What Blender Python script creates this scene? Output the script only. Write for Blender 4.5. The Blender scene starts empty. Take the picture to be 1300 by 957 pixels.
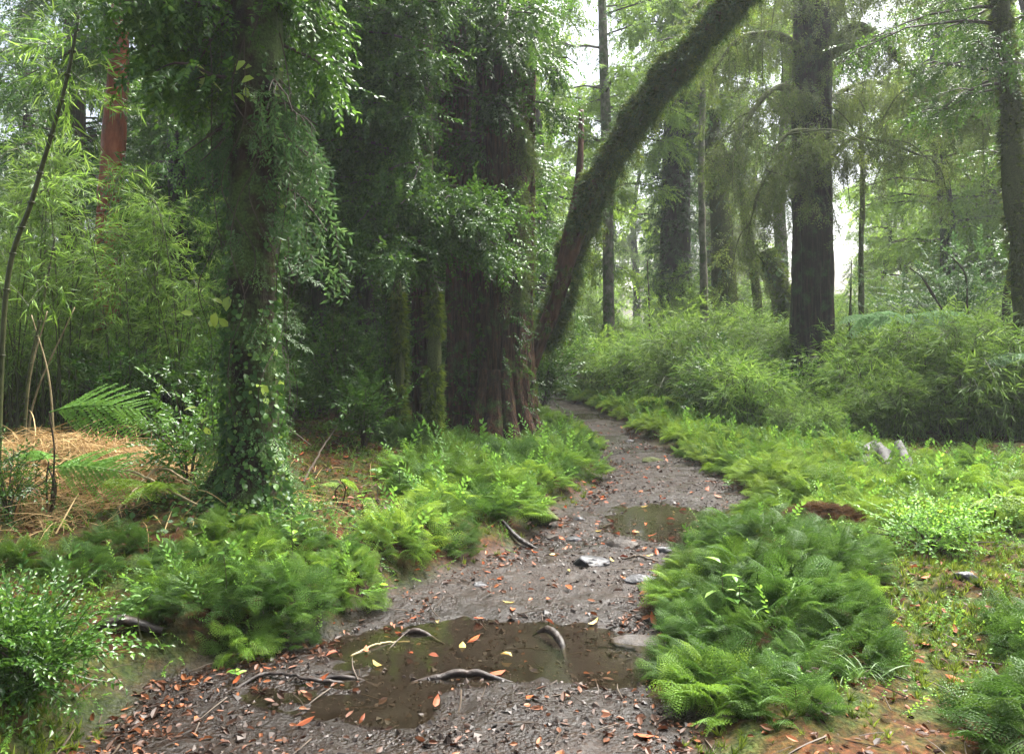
import bpy, math, random
import numpy as np
R_ = math.radians
scene = bpy.context.scene
C = scene.collection

# ------------------------------------------------------------------ camera, sky, sun, exposure
CAMZ, FPX, HOR = 1.6, 1020.0, 430.0
cd = bpy.data.cameras.new('camera')
cd.sensor_fit = 'HORIZONTAL'; cd.sensor_width = 36.0
cd.lens = 36.0 * FPX / 1300.0
cd.shift_y = -(478.5 - HOR) / 1300.0
cd.clip_start = 0.05; cd.clip_end = 600
cam = bpy.data.objects.new('camera', cd); C.objects.link(cam)
cam.location = (0, 0, CAMZ); cam.rotation_euler = (R_(90), 0, 0)
scene.camera = cam

SUN_EL, SUN_AZ = 58.0, 40.0            # azimuth from +Y (ahead) towards +X (right): back light from the right
w = bpy.data.worlds.new('World'); scene.world = w; w.use_nodes = True
nt = w.node_tree
sky = nt.nodes.new('ShaderNodeTexSky'); sky.sky_type = 'NISHITA'; sky.sun_disc = False
sky.sun_elevation = R_(SUN_EL); sky.sun_rotation = R_(SUN_AZ)
sky.air_density = 1.0; sky.dust_density = 5.0; sky.ozone_density = 1.0
ov = nt.nodes.new('ShaderNodeHueSaturation'); ov.inputs['Saturation'].default_value = 0.75; ov.inputs['Value'].default_value = 0.26      # overcast: the blue is veiled by cloud
nt.links.new(sky.outputs['Color'], ov.inputs['Color']); nt.links.new(ov.outputs['Color'], nt.nodes['Background'].inputs['Color'])
nt.nodes['Background'].inputs['Strength'].default_value = 0.05
sl = bpy.data.lights.new('sun', 'SUN'); sl.energy = 1.5; sl.angle = R_(55); sl.color = (1.0, 0.98, 0.93)
so = bpy.data.objects.new('sun', sl); C.objects.link(so)
so.rotation_euler = (R_(90 - SUN_EL), 0, R_(180 - SUN_AZ) )
scene.view_settings.view_transform = 'Standard'; scene.view_settings.look = 'None'
scene.view_settings.gamma = 1.0; scene.view_settings.exposure = 4.55
scene.view_settings.use_curve_mapping = False
cy = scene.cycles
cy.use_denoising = True
cy.max_bounces = 6; cy.diffuse_bounces = 3; cy.glossy_bounces = 2; cy.transmission_bounces = 3
cy.transparent_max_bounces = 8; cy.volume_bounces = 1
cy.caustics_reflective = False; cy.caustics_refractive = False
cy.sample_clamp_indirect = 4.0

rng = np.random.default_rng(7)
random.seed(7)

# ------------------------------------------------------------------ helpers: noise
def _hash(ix, iy, iz):
    h = (ix.astype(np.int64) * 374761393 + iy.astype(np.int64) * 668265263 + iz.astype(np.int64) * 2147483647 % 1000003) & 0xffffffff
    h = ((h ^ (h >> 13)) * 1274126177) & 0xffffffff
    h = h ^ (h >> 16)
    return (h & 0xffff) / 65535.0
def vnoise(x, y, z=None):
    x = np.asarray(x, float); y = np.asarray(y, float)
    z = np.zeros_like(x) if z is None else np.asarray(z, float)
    ix, iy, iz = np.floor(x), np.floor(y), np.floor(z)
    fx, fy, fz = x - ix, y - iy, z - iz
    fx, fy, fz = (f * f * (3 - 2 * f) for f in (fx, fy, fz))
    o = 0
    for a in (0, 1):
        for b in (0, 1):
            for c in (0, 1):
                o = o + _hash(ix + a, iy + b, iz + c) * (fx if a else 1 - fx) * (fy if b else 1 - fy) * (fz if c else 1 - fz)
    return o
def fbm(x, y, z=None, oct=4):
    s, a, t = 0, 0.5, 0
    z = np.zeros_like(np.asarray(x, float)) if z is None else z
    for k in range(oct):
        s = s + a * vnoise(np.asarray(x) * 2**k + 17.3 * k, np.asarray(y) * 2**k + 5.1 * k, np.asarray(z) * 2**k + 3.7 * k); t += a; a *= 0.5
    return s / t
def sstep(t):
    t = np.clip(t, 0, 1); return t * t * (3 - 2 * t)

# ------------------------------------------------------------------ helpers: meshes as arrays
class T:
    """verts, flat loops, face sizes, per-face random value, per-face material index"""
    def __init__(s, v, loops, sizes, var=None, mat=None):
        s.v = np.asarray(v, float).reshape(-1, 3); s.loops = np.asarray(loops, np.int64); s.sizes = np.asarray(sizes, np.int64)
        n = len(s.sizes)
        s.var = np.full(n, 0.5) if var is None else np.broadcast_to(np.asarray(var, float), (n,)).copy()
        s.mat = np.zeros(n, np.int64) if mat is None else np.broadcast_to(np.asarray(mat, np.int64), (n,)).copy()
def faces(v, fs, var=0.5, mat=0):
    return T(v, [i for f in fs for i in f], [len(f) for f in fs], var, mat)
def join(ts):
    ts = [t for t in ts if t is not None and len(t.v)]
    off = np.cumsum([0] + [len(t.v) for t in ts[:-1]])
    return T(np.concatenate([t.v for t in ts]), np.concatenate([t.loops + o for t, o in zip(ts, off)]),
             np.concatenate([t.sizes for t in ts]), np.concatenate([t.var for t in ts]), np.concatenate([t.mat for t in ts]))
def norm(d):
    d = np.asarray(d, float); return d / np.maximum(np.linalg.norm(d, axis=-1, keepdims=True), 1e-9)
def frames(d, roll=None, up=(0, 0, 1)):
    d = norm(np.atleast_2d(d)); up = np.broadcast_to(np.asarray(up, float), d.shape)
    x = np.cross(d, up); bad = np.linalg.norm(x, axis=1) < 1e-3
    x[bad] = (1, 0, 0); x = norm(x); z = np.cross(x, d)
    if roll is not None:
        c, s = np.cos(roll)[:, None], np.sin(roll)[:, None]
        x, z = x * c + z * s, z * c - x * s
    return np.stack([x, d, z], axis=2)
def place(t, Rm, pos, sc=1.0, var=None, spread=0.5):
    k = len(Rm); sc = np.broadcast_to(np.asarray(sc, float), (k,)); n = len(t.v)
    v = np.einsum('kij,nj->kni', Rm, t.v) * sc[:, None, None] + np.asarray(pos)[:, None, :]
    loops = (t.loops[None, :] + (np.arange(k) * n)[:, None]).ravel()
    var = rng.random(k) if var is None else var
    vv = t.var[None, :] * (1 - spread) + np.asarray(var)[:, None] * spread
    return T(v.reshape(-1, 3), loops, np.tile(t.sizes, k), vv.ravel(), np.tile(t.mat, k))
def place_any(tmpls, d, pos, sc=1.0, roll=None, up=(0, 0, 1), spread=0.5):
    d = np.atleast_2d(d); pos = np.atleast_2d(pos); k = len(d)
    if k == 0: return None
    roll = rng.normal(0, 0.5, k) if roll is None else roll
    Rm = frames(d, roll, up); sc = np.broadcast_to(np.asarray(sc, float), (k,))
    which = rng.integers(0, len(tmpls), k)
    return join([place(tm, Rm[which == i], pos[which == i], sc[which == i], spread=spread) for i, tm in enumerate(tmpls) if (which == i).any()])

def build(name, t, mats, parent=None, loc=None, smooth=False):
    """link one mesh object made of the arrays"""
    me = bpy.data.meshes.new(name)
    me.vertices.add(len(t.v)); me.vertices.foreach_set('co', t.v.astype(np.float32).ravel())
    me.loops.add(len(t.loops)); me.loops.foreach_set('vertex_index', t.loops.astype(np.int32))
    me.polygons.add(len(t.sizes))
    st = np.concatenate([[0], np.cumsum(t.sizes)[:-1]]).astype(np.int32)
    me.polygons.foreach_set('loop_start', st)
    me.polygons.foreach_set('material_index', t.mat.astype(np.int32))
    if smooth: me.polygons.foreach_set('use_smooth', np.ones(len(t.sizes), bool))
    else: me.polygons.foreach_set('use_smooth', np.zeros(len(t.sizes), bool))
    a = me.attributes.new('var', 'FLOAT', 'FACE'); a.data.foreach_set('value', t.var.astype(np.float32))
    me.update(calc_edges=True)
    for m in (mats if isinstance(mats, (list, tuple)) else [mats]): me.materials.append(m)
    o = bpy.data.objects.new(name, me); C.objects.link(o)
    if parent is not None: o.parent = parent
    if loc is not None: o.location = loc
    return o
def tag(o, label=None, cat=None, group=None, kind=None):
    if label: o['label'] = label
    if cat: o['category'] = cat
    if group: o['group'] = group
    if kind: o['kind'] = kind
    return o
def thing(name, label, cat, loc=(0, 0, 0), group=None):
    o = bpy.data.objects.new(name, None); C.objects.link(o); o.location = loc; o.empty_display_size = 0.1
    return tag(o, label, cat, group)
def dup(root, loc, rz=0.0, s=1.0, label=None, group=None, tilt=(0, 0)):
    r = root.copy(); C.objects.link(r); r.location = loc; r.rotation_euler = (tilt[0], tilt[1], rz)
    r.scale = (s, s, s) if np.isscalar(s) else s
    if label: r['label'] = label
    if group: r['group'] = group
    for ch in list(root.children):
        c = ch.copy(); C.objects.link(c); c.parent = r
        for g in ch.children:
            d = g.copy(); C.objects.link(d); d.parent = c
    return r
class Spread:
    """builds one thing of a kind first, later ones are copies"""
    def __init__(s, protos): s.p = protos; s.used = [False] * len(protos)
    def put(s, k, loc, rz, sc, label, group=None, tilt=(0, 0)):
        r = s.p[k]
        if not s.used[k]:
            s.used[k] = True; r.location = loc; r.rotation_euler = (tilt[0], tilt[1], rz); r.scale = (sc, sc, sc) if np.isscalar(sc) else sc
            r['label'] = label
            if group: r['group'] = group
            elif 'group' in r: del r['group']
            return r
        n = dup(r, loc, rz, sc, label, group, tilt)
        if not group and 'group' in n: del n['group']
        return n
    def drop_unused(s):
        for u, r in zip(s.used, s.p):
            if not u:
                for ch in list(r.children): bpy.data.objects.remove(ch)
                bpy.data.objects.remove(r)

# ------------------------------------------------------------------ helpers: tubes
def resample(pts, n):
    """Catmull-Rom through pts"""
    pts = np.asarray(pts, float); m = len(pts)
    if m == 2: return pts[0] + (pts[1] - pts[0]) * np.linspace(0, 1, n)[:, None]
    P = np.vstack([2 * pts[0] - pts[1], pts, 2 * pts[-1] - pts[-2]])
    u = np.linspace(0, m - 1 - 1e-9, n); i = u.astype(int); f = (u - i)[:, None]
    p0, p1, p2, p3 = P[i], P[i + 1], P[i + 2], P[i + 3]
    return 0.5 * (2 * p1 + (p2 - p0) * f + (2 * p0 - 5 * p1 + 4 * p2 - p3) * f**2 + (3 * p1 - p0 - 3 * p2 + p3) * f**3)
def tube(pts, radii, sides=8, n=None, rough=0.0, flute=0.0, fk=9, seed=0.0, var=0.5, mat=0, cap=True):
    pts = np.asarray(pts, float); n = n or len(pts)
    rad = np.interp(np.linspace(0, 1, n), np.linspace(0, 1, len(radii)), radii)
    p = resample(pts, n) if n != len(pts) or len(pts) > 2 else pts
    tg = norm(np.gradient(p, axis=0)); ref = np.array([0.31, 0.95, 0.05]) if abs(tg[0][2]) > 0.8 else np.array([0, 0, 1.0])
    x = norm(np.cross(np.broadcast_to(ref, tg.shape), tg)); y = np.cross(tg, x)
    th = np.linspace(0, 2 * math.pi, sides, endpoint=False)
    TH, S = np.meshgrid(th, np.arange(n))
    r = rad[:, None] * np.ones((1, sides))
    if rough or flute:
        L = np.concatenate([[0], np.cumsum(np.linalg.norm(np.diff(p, axis=0), axis=1))])[:, None] + 0 * TH
        cx, sx = np.cos(TH), np.sin(TH); r0 = float(np.mean(rad))
        if flute:
            r = r * (1 + flute * (fbm(cx * fk / 3 + seed, sx * fk / 3 + seed, L * 0.25 / max(r0, .05) * .4 + seed, 3) - 0.5) * 2)
        if flute and sides >= 40:
            r = r * (1 + .35 * flute * (fbm(cx * fk * 1.4 + seed, sx * fk * 1.4, L * .9 + seed, 3) - 0.5) * 2)
        if rough:
            r = r + rough * (fbm(cx * r0 * 16 + seed, sx * r0 * 16, L * 3.5 + seed, 3) - 0.5) * 2
    v = p[:, None, :] + r[:, :, None] * (np.cos(TH)[:, :, None] * x[:, None, :] + np.sin(TH)[:, :, None] * y[:, None, :])
    i, j = np.meshgrid(np.arange(n - 1), np.arange(sides), indexing='ij'); j2 = (j + 1) % sides
    q = np.stack([i * sides + j, i * sides + j2, (i + 1) * sides + j2, (i + 1) * sides + j], axis=-1).reshape(-1, 4)
    loops, sizes = q.ravel(), np.full(len(q), 4)
    if cap:
        loops = np.concatenate([loops, (n - 1) * sides + np.arange(sides), np.arange(sides)[::-1]]); sizes = np.concatenate([sizes, [sides, sides]])
    return T(v.reshape(-1, 3), loops, sizes, var, mat)
def on_tube(pts, radii, k, lo=0.0, hi=1.0):
    """k random points on a tube: position, outward normal, tangent"""
    n = 200; p = resample(pts, n); tg = norm(np.gradient(p, axis=0))
    rad = np.interp(np.linspace(0, 1, n), np.linspace(0, 1, len(radii)), radii)
    i = (rng.uniform(lo, hi, k) * (n - 1)).astype(int); th = rng.uniform(0, 2 * math.pi, k)
    ref = np.where(np.abs(tg[i, 2:3]) > 0.8, np.array([[0.31, 0.95, 0.05]]), np.array([[0, 0, 1.0]]))
    x = norm(np.cross(ref, tg[i])); y = np.cross(tg[i], x)
    nrm = np.cos(th)[:, None] * x + np.sin(th)[:, None] * y
    return p[i] + nrm * rad[i][:, None], nrm, tg[i]

# ------------------------------------------------------------------ ground shape
_py = [1.0, 2.5, 3.8, 4.4, 5.1, 6.04, 7.4, 9.6, 12.0, 15.0, 19.0, 25.0, 40.0]
_pc = [-.5, -.45, -.39, -.04, .17, .68, 1.32, 1.80, 1.73, 1.40, .80, -1.2, -6.0]
_pw = [1.2, 1.2, 1.17, .90, .78, .74, .82, .66, .50, .44, .38, .35, .35]
TREE_L = (-1.82, 5.6); TREE_B = (-0.2, 11.6)
def path_d(x, y):
    c = np.interp(y, _py, _pc); ww = np.interp(y, _py, _pw)
    e = (fbm(x * 1.3 + 3, y * 1.3 + 9, oct=3) - 0.5) * 0.35
    return np.abs(x - c) - ww + e
def gau(x, y, cx, cy, sx, sy): return np.exp(-((x - cx) / sx)**2 - ((y - cy) / sy)**2)
def H(x, y, micro=True):
    x = np.asarray(x, float); y = np.asarray(y, float)
    d = path_d(x, y); left = x < np.interp(y, _py, _pc)
    z = 0.036 * np.clip(y - 12, 0, 14) + 0.03 * np.clip(y - 26, 0, 200)
    bank = np.where(left, 0.20, 0.10 + 0.06 * sstep((y - 6) / 4))
    z = z + bank * sstep(d / 0.45)
    z = z + 0.18 * sstep((d - 0.6) / 2.5) * np.where(left, 1, 0.25)
    z = z + 0.24 * gau(x, y, *TREE_L, .75, .7) - 0.22 * gau(x, y, TREE_B[0], TREE_B[1] - .2, 1.6, 1.6)
    z = z + 0.30 * gau(x, y, 1.62, 4.95, .38, .55) + 0.14 * gau(x, y, 1.35, 4.3, .35, .4)
    z = z + 0.16 * gau(x, y, -3.6, 6.5, 1.1, .8)
    z = z + 0.035 * np.clip(x - 4, 0, 12) * sstep((y - 9) / 6) + 0.02 * np.clip(-x - 4, 0, 12)
    z = z - 0.075 * gau(x, y, -.12, 4.25, .85, .46) - 0.11 * gau(x, y, 1.40, 7.1, .50, .72) - 0.05 * gau(x, y, .55, 4.05, .3, .3)
    z = z - 0.05 * gau(x, y, -.9, 3.5, .7, .3)
    off = sstep(d / 0.5)
    z = z + (fbm(x * .45, y * .45, oct=3) - .5) * 0.5 * sstep((d - .4) / 3)
    if micro:
        z = z + (fbm(x * 2.3 + 40, y * 2.3, oct=4) - .5) * (0.055 + 0.10 * off) + (fbm(x * 14, y * 14 + 7, oct=3) - .5) * (0.030 + .03 * off)
    return z
def h1(x, y): return float(H(np.array([x]), np.array([y]))[0])
def W(px, py, d):
    """photo pixel + distance ahead -> point"""
    return np.array([(px - 650) / FPX * d, d, CAMZ - (py - HOR) / FPX * d])
def gpt(px, py):
    """photo pixel -> point where that line of sight meets the ground"""
    ds = np.linspace(2.2, 60, 4000); x = (px - 650) / FPX * ds; z = CAMZ - (py - HOR) / FPX * ds
    hit = np.nonzero(z <= H(x, ds, False))[0]
    d = ds[hit[0]] if len(hit) else 60.0
    x = (px - 650) / FPX * d
    return np.array([x, d, h1(x, d)])
def inpoly(px, py, poly):
    r = np.zeros(px.shape, bool); n = len(poly)
    for i in range(n):
        (x1, y1), (x2, y2) = poly[i], poly[(i + 1) % n]
        c = (y1 > py) != (y2 > py)
        r ^= c & (px < (x2 - x1) * (py - y1) / (y2 - y1 + 1e-9) + x1)
    return r
def scatter_zone(poly, box, n, mind=0.0, seed=1, clear=-9):
    """ground points inside box whose place in view is in poly, at least mind apart"""
    g = np.random.default_rng(seed); out = []
    x = g.uniform(box[0], box[1], 6000); y = g.uniform(box[2], box[3], 6000); z = H(x, y, False)
    px = 650 + x / y * FPX; py = HOR + (CAMZ - z) / y * FPX
    ok = inpoly(px, py, poly) & (path_d(x, y) > clear)
    for a, b in zip(x[ok], y[ok]):
        if len(out) >= n: break
        if all((a - c[0])**2 + (b - c[1])**2 > mind * mind for c in out): out.append((a, b))
    return [(a, b, h1(a, b)) for a, b in out]

# ------------------------------------------------------------------ materials
def new_mat(name):
    m = bpy.data.materials.new(name); m.use_nodes = True; return m, m.node_tree.nodes, m.node_tree.links
def ramp(N, stops):
    r = N.new('ShaderNodeValToRGB'); e = r.color_ramp.elements
    e[0].position, e[0].color = stops[0][0], (*stops[0][1], 1); e[1].position, e[1].color = stops[-1][0], (*stops[-1][1], 1)
    for p, c in stops[1:-1]:
        k = e.new(p); k.color = (*c, 1)
    return r
def leaf_mat(name, stops, rough=0.45, trans=0.35, spec=0.22, vrange=(0.75, 1.25)):
    m, N, L = new_mat(name); b = N['Principled BSDF']; out = N['Material Output']
    at = N.new('ShaderNodeAttribute'); at.attribute_name = 'var'
    r = ramp(N, stops); L.new(at.outputs['Fac'], r.inputs['Fac'])
    oi = N.new('ShaderNodeObjectInfo'); mr = N.new('ShaderNodeMapRange'); mr.inputs['To Min'].default_value, mr.inputs['To Max'].default_value = vrange
    L.new(oi.outputs['Random'], mr.inputs['Value'])
    hs = N.new('ShaderNodeHueSaturation'); L.new(mr.outputs['Result'], hs.inputs['Value']); L.new(r.outputs['Color'], hs.inputs['Color'])
    L.new(hs.outputs['Color'], b.inputs['Base Color']); b.inputs['Roughness'].default_value = rough; b.inputs['Specular IOR Level'].default_value = spec
    if trans > 0:
        t = N.new('ShaderNodeBsdfTranslucent'); h2 = N.new('ShaderNodeHueSaturation'); h2.inputs['Value'].default_value = 1.5; h2.inputs['Hue'].default_value = 0.485
        L.new(hs.outputs['Color'], h2.inputs['Color']); L.new(h2.outputs['Color'], t.inputs['Color'])
        mx = N.new('ShaderNodeMixShader'); mx.inputs['Fac'].default_value = trans
        L.new(b.outputs['BSDF'], mx.inputs[1]); L.new(t.outputs['BSDF'], mx.inputs[2]); L.new(mx.outputs['Shader'], out.inputs['Surface'])
    return m
def bark_mat(name, c1, c2, c3, moss=0.3, mosscol=(0.05, 0.08, 0.018), zs=0.18, scale=9, bump=0.8, rough=0.7):
    m, N, L = new_mat(name); b = N['Principled BSDF']
    tc = N.new('ShaderNodeTexCoord'); mp = N.new('ShaderNodeMapping'); mp.inputs['Scale'].default_value = (1, 1, zs)
    L.new(tc.outputs['Object'], mp.inputs['Vector'])
    n1 = N.new('ShaderNodeTexNoise'); n1.inputs['Scale'].default_value = scale; n1.inputs['Detail'].default_value = 8; n1.inputs['Roughness'].default_value = .65
    L.new(mp.outputs['Vector'], n1.inputs['Vector'])
    r = ramp(N, [(0.32, c1), (0.5, c2), (0.72, c3)]); L.new(n1.outputs['Fac'], r.inputs['Fac'])
    n2 = N.new('ShaderNodeTexNoise'); n2.inputs['Scale'].default_value = 2.6; n2.inputs['Detail'].default_value = 9; n2.inputs['Roughness'].default_value = .7
    L.new(tc.outputs['Object'], n2.inputs['Vector'])
    r2 = ramp(N, [(max(0.02, .62 - .5 * moss), (0, 0, 0)), (min(.98, .74 - .5 * moss), (1, 1, 1))]); L.new(n2.outputs['Fac'], r2.inputs['Fac'])
    n3 = N.new('ShaderNodeTexNoise'); n3.inputs['Scale'].default_value = 60; n3.inputs['Detail'].default_value = 4; L.new(tc.outputs['Object'], n3.inputs['Vector'])
    r3 = ramp(N, [(.3, tuple(v * .5 for v in mosscol)), (.7, tuple(v * 1.6 for v in mosscol))]); L.new(n3.outputs['Fac'], r3.inputs['Fac'])
    mx = N.new('ShaderNodeMix'); mx.data_type = 'RGBA'; L.new(r2.outputs['Color'], mx.inputs[0]); L.new(r.outputs['Color'], mx.inputs[6]); L.new(r3.outputs['Color'], mx.inputs[7])
    L.new(mx.outputs[2], b.inputs['Base Color']); b.inputs['Roughness'].default_value = rough; b.inputs['Specular IOR Level'].default_value = .15
    bp = N.new('ShaderNodeBump'); bp.inputs['Strength'].default_value = bump; bp.inputs['Distance'].default_value = 0.04
    ad = N.new('ShaderNodeMath'); ad.operation = 'ADD'; L.new(n1.outputs['Fac'], ad.inputs[0])
    m3 = N.new('ShaderNodeMath'); m3.operation = 'MULTIPLY'; m3.inputs[1].default_value = .3; L.new(n3.outputs['Fac'], m3.inputs[0]); L.new(m3.outputs[0], ad.inputs[1])
    L.new(ad.outputs[0], bp.inputs['Height']); L.new(bp.outputs['Normal'], b.inputs['Normal'])
    return m
def plain_mat(name, c1, c2, rough=.6, scale=12, bump=.4, coat=0.0, var=False):
    m, N, L = new_mat(name); b = N['Principled BSDF']
    tc = N.new('ShaderNodeTexCoord'); n1 = N.new('ShaderNodeTexNoise'); n1.inputs['Scale'].default_value = scale; n1.inputs['Detail'].default_value = 8; n1.inputs['Roughness'].default_value = .65
    L.new(tc.outputs['Object'], n1.inputs['Vector'])
    r = ramp(N, [(.35, c1), (.68, c2)]); L.new(n1.outputs['Fac'], r.inputs['Fac'])
    if var:
        at = N.new('ShaderNodeAttribute'); at.attribute_name = 'var'; L.new(at.outputs['Fac'], r.inputs['Fac'])
        r.color_ramp.elements[0].position = 0.1; r.color_ramp.elements[1].position = .9
    L.new(r.outputs['Color'], b.inputs['Base Color']); b.inputs['Roughness'].default_value = rough; b.inputs['Specular IOR Level'].default_value = .25; b.inputs['Coat Weight'].default_value = coat; b.inputs['Coat Roughness'].default_value = .12
    bp = N.new('ShaderNodeBump'); bp.inputs['Strength'].default_value = bump; bp.inputs['Distance'].default_value = .02
    L.new(n1.outputs['Fac'], bp.inputs['Height']); L.new(bp.outputs['Normal'], b.inputs['Normal'])
    return m
M = {}
M['fern'] = leaf_mat('fern_green', [(0.0, (.035, .085, .010)), (.5, (.078, .155, .016)), (1, (.15, .24, .03))], .5, .4)
M['fern_dark'] = leaf_mat('fern_dark_green', [(0.0, (.020, .055, .009)), (.5, (.042, .098, .014)), (1, (.085, .16, .022))], .5, .35)
M['fern_light'] = leaf_mat('fern_light_green', [(0.0, (.065, .13, .014)), (.5, (.13, .22, .024)), (1, (.21, .31, .045))], .5, .4)
M['frond'] = leaf_mat('big_frond_green', [(0.0, (.11, .25, .035)), (1, (.19, .37, .07))], .4, .4)
M['broad'] = leaf_mat('glossy_leaf_green', [(0.0, (.022, .062, .009)), (.5, (.046, .115, .015)), (.9, (.085, .18, .024)), (1, (.14, .24, .035))], .27, .35, .42)
M['broad_light'] = leaf_mat('young_leaf_green', [(0.0, (.05, .12, .02)), (.6, (.10, .22, .03)), (1, (.20, .34, .04))], .32, .4)
M['ivy'] = leaf_mat('creeper_leaf_green', [(0.0, (.02, .055, .012)), (.7, (.045, .10, .02)), (.93, (.08, .16, .03)), (1, (.25, .34, .06))], .35, .3)
M['bamboo'] = leaf_mat('bamboo_leaf_green', [(0.0, (.05, .11, .016)), (.55, (.105, .205, .028)), (.92, (.18, .29, .055)), (1, (.28, .22, .08))], .42, .45)
M['conifer'] = leaf_mat('drooping_spray_green', [(0.0, (.035, .062, .014)), (.6, (.075, .115, .024)), (1, (.13, .17, .035))], .5, .45)
M['conifer_blue'] = leaf_mat('cool_spray_green', [(0.0, (.022, .058, .018)), (.6, (.046, .10, .028)), (1, (.09, .16, .045))], .4, .35)
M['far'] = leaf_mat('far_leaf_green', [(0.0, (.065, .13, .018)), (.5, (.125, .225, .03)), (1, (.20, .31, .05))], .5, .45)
M['frond_pale'] = leaf_mat('pale_frond_green', [(0.0, (.07, .15, .06)), (1, (.13, .23, .10))], .42, .4)
M['moss'] = leaf_mat('moss_green', [(0.0, (.022, .045, .007)), (.5, (.065, .105, .013)), (1, (.19, .25, .03))], .7, .35, .1)
M['moss_brown'] = leaf_mat('brown_moss', [(0.0, (.035, .02, .008)), (1, (.11, .06, .02))], .8, .2, .2)
M['straw'] = leaf_mat('dry_straw', [(0.0, (.15, .09, .03)), (.6, (.32, .21, .08)), (1, (.50, .37, .17))], .65, .25)
M['grass'] = leaf_mat('grass_green', [(0.0, (.05, .11, .016)), (1, (.10, .20, .03))], .4, .4)
M['orange'] = leaf_mat('fallen_orange_leaf', [(0.0, (.14, .030, .012)), (.5, (.26, .062, .018)), (1, (.38, .13, .03))], .5, .1, .2, (.5, 1.4))
M['yellow'] = leaf_mat('fallen_yellow_leaf', [(0.0, (.32, .22, .04)), (1, (.45, .36, .12))], .35, .15)
M['litter'] = leaf_mat('leaf_litter_brown', [(0.0, (.018, .009, .005)), (.45, (.050, .021, .010)), (.8, (.105, .036, .014)), (1, (.21, .075, .026))], .5, .05, .2)
M['bark_red'] = bark_mat('red_brown_bark', (.009, .005, .003), (.042, .020, .010), (.125, .056, .026), .16, scale=30, zs=.07, bump=1.0)
M['bark_dark'] = bark_mat('dark_furrowed_bark', (.006, .005, .004), (.020, .015, .010), (.060, .040, .027), .25, scale=24, zs=.06, mosscol=(.03, .055, .016))
M['bark_orange'] = bark_mat('orange_red_bark', (.09, .024, .010), (.21, .058, .022), (.34, .12, .05), .05, scale=6, zs=.3, rough=.5)
M['bark_vine'] = bark_mat('dark_vine_bark', (.006, .004, .003), (.018, .011, .007), (.045, .025, .014), .35, scale=12, zs=.2)
M['bark_moss'] = bark_mat('mossy_bark', (.018, .013, .008), (.045, .032, .018), (.09, .065, .035), .75, (.055, .065, .018), scale=14, zs=.4)
M['bark_pale'] = bark_mat('pale_mottled_bark', (.06, .05, .04), (.16, .14, .11), (.30, .27, .22), .3, scale=7, zs=.6)
M['bark_lean'] = bark_mat('reddish_leaning_bark', (.030, .013, .009), (.085, .036, .022), (.17, .075, .045), .15, scale=9, zs=.3, rough=.5)
M['twig'] = plain_mat('brown_twig', (.025, .017, .011), (.07, .05, .032), .65)
M['cane'] = plain_mat('pale_dry_cane', (.16, .12, .06), (.36, .29, .16), .5)
M['culm'] = plain_mat('green_brown_culm', (.03, .035, .012), (.075, .08, .03), .5)
M['stone'] = plain_mat('wet_grey_stone', (.012, .012, .013), (.055, .054, .060), .4, 14, .9, .05)
M['stone_brown'] = plain_mat('wet_brown_stone', (.010, .0065, .0045), (.036, .025, .017), .55, 14, .9, 0.0)
M['stone_pale'] = plain_mat('pale_grey_wood', (.025, .024, .023), (.085, .08, .076), .6, 10, .8)
M['wood_wet'] = plain_mat('wet_dark_wood', (.006, .004, .003), (.026, .015, .010), .45, 18, .8, .05)
M['gravel'] = plain_mat('wet_gravel', (.006, .0035, .0023), (.040, .027, .020), .5, 30, .2, .05, var=True)

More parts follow.
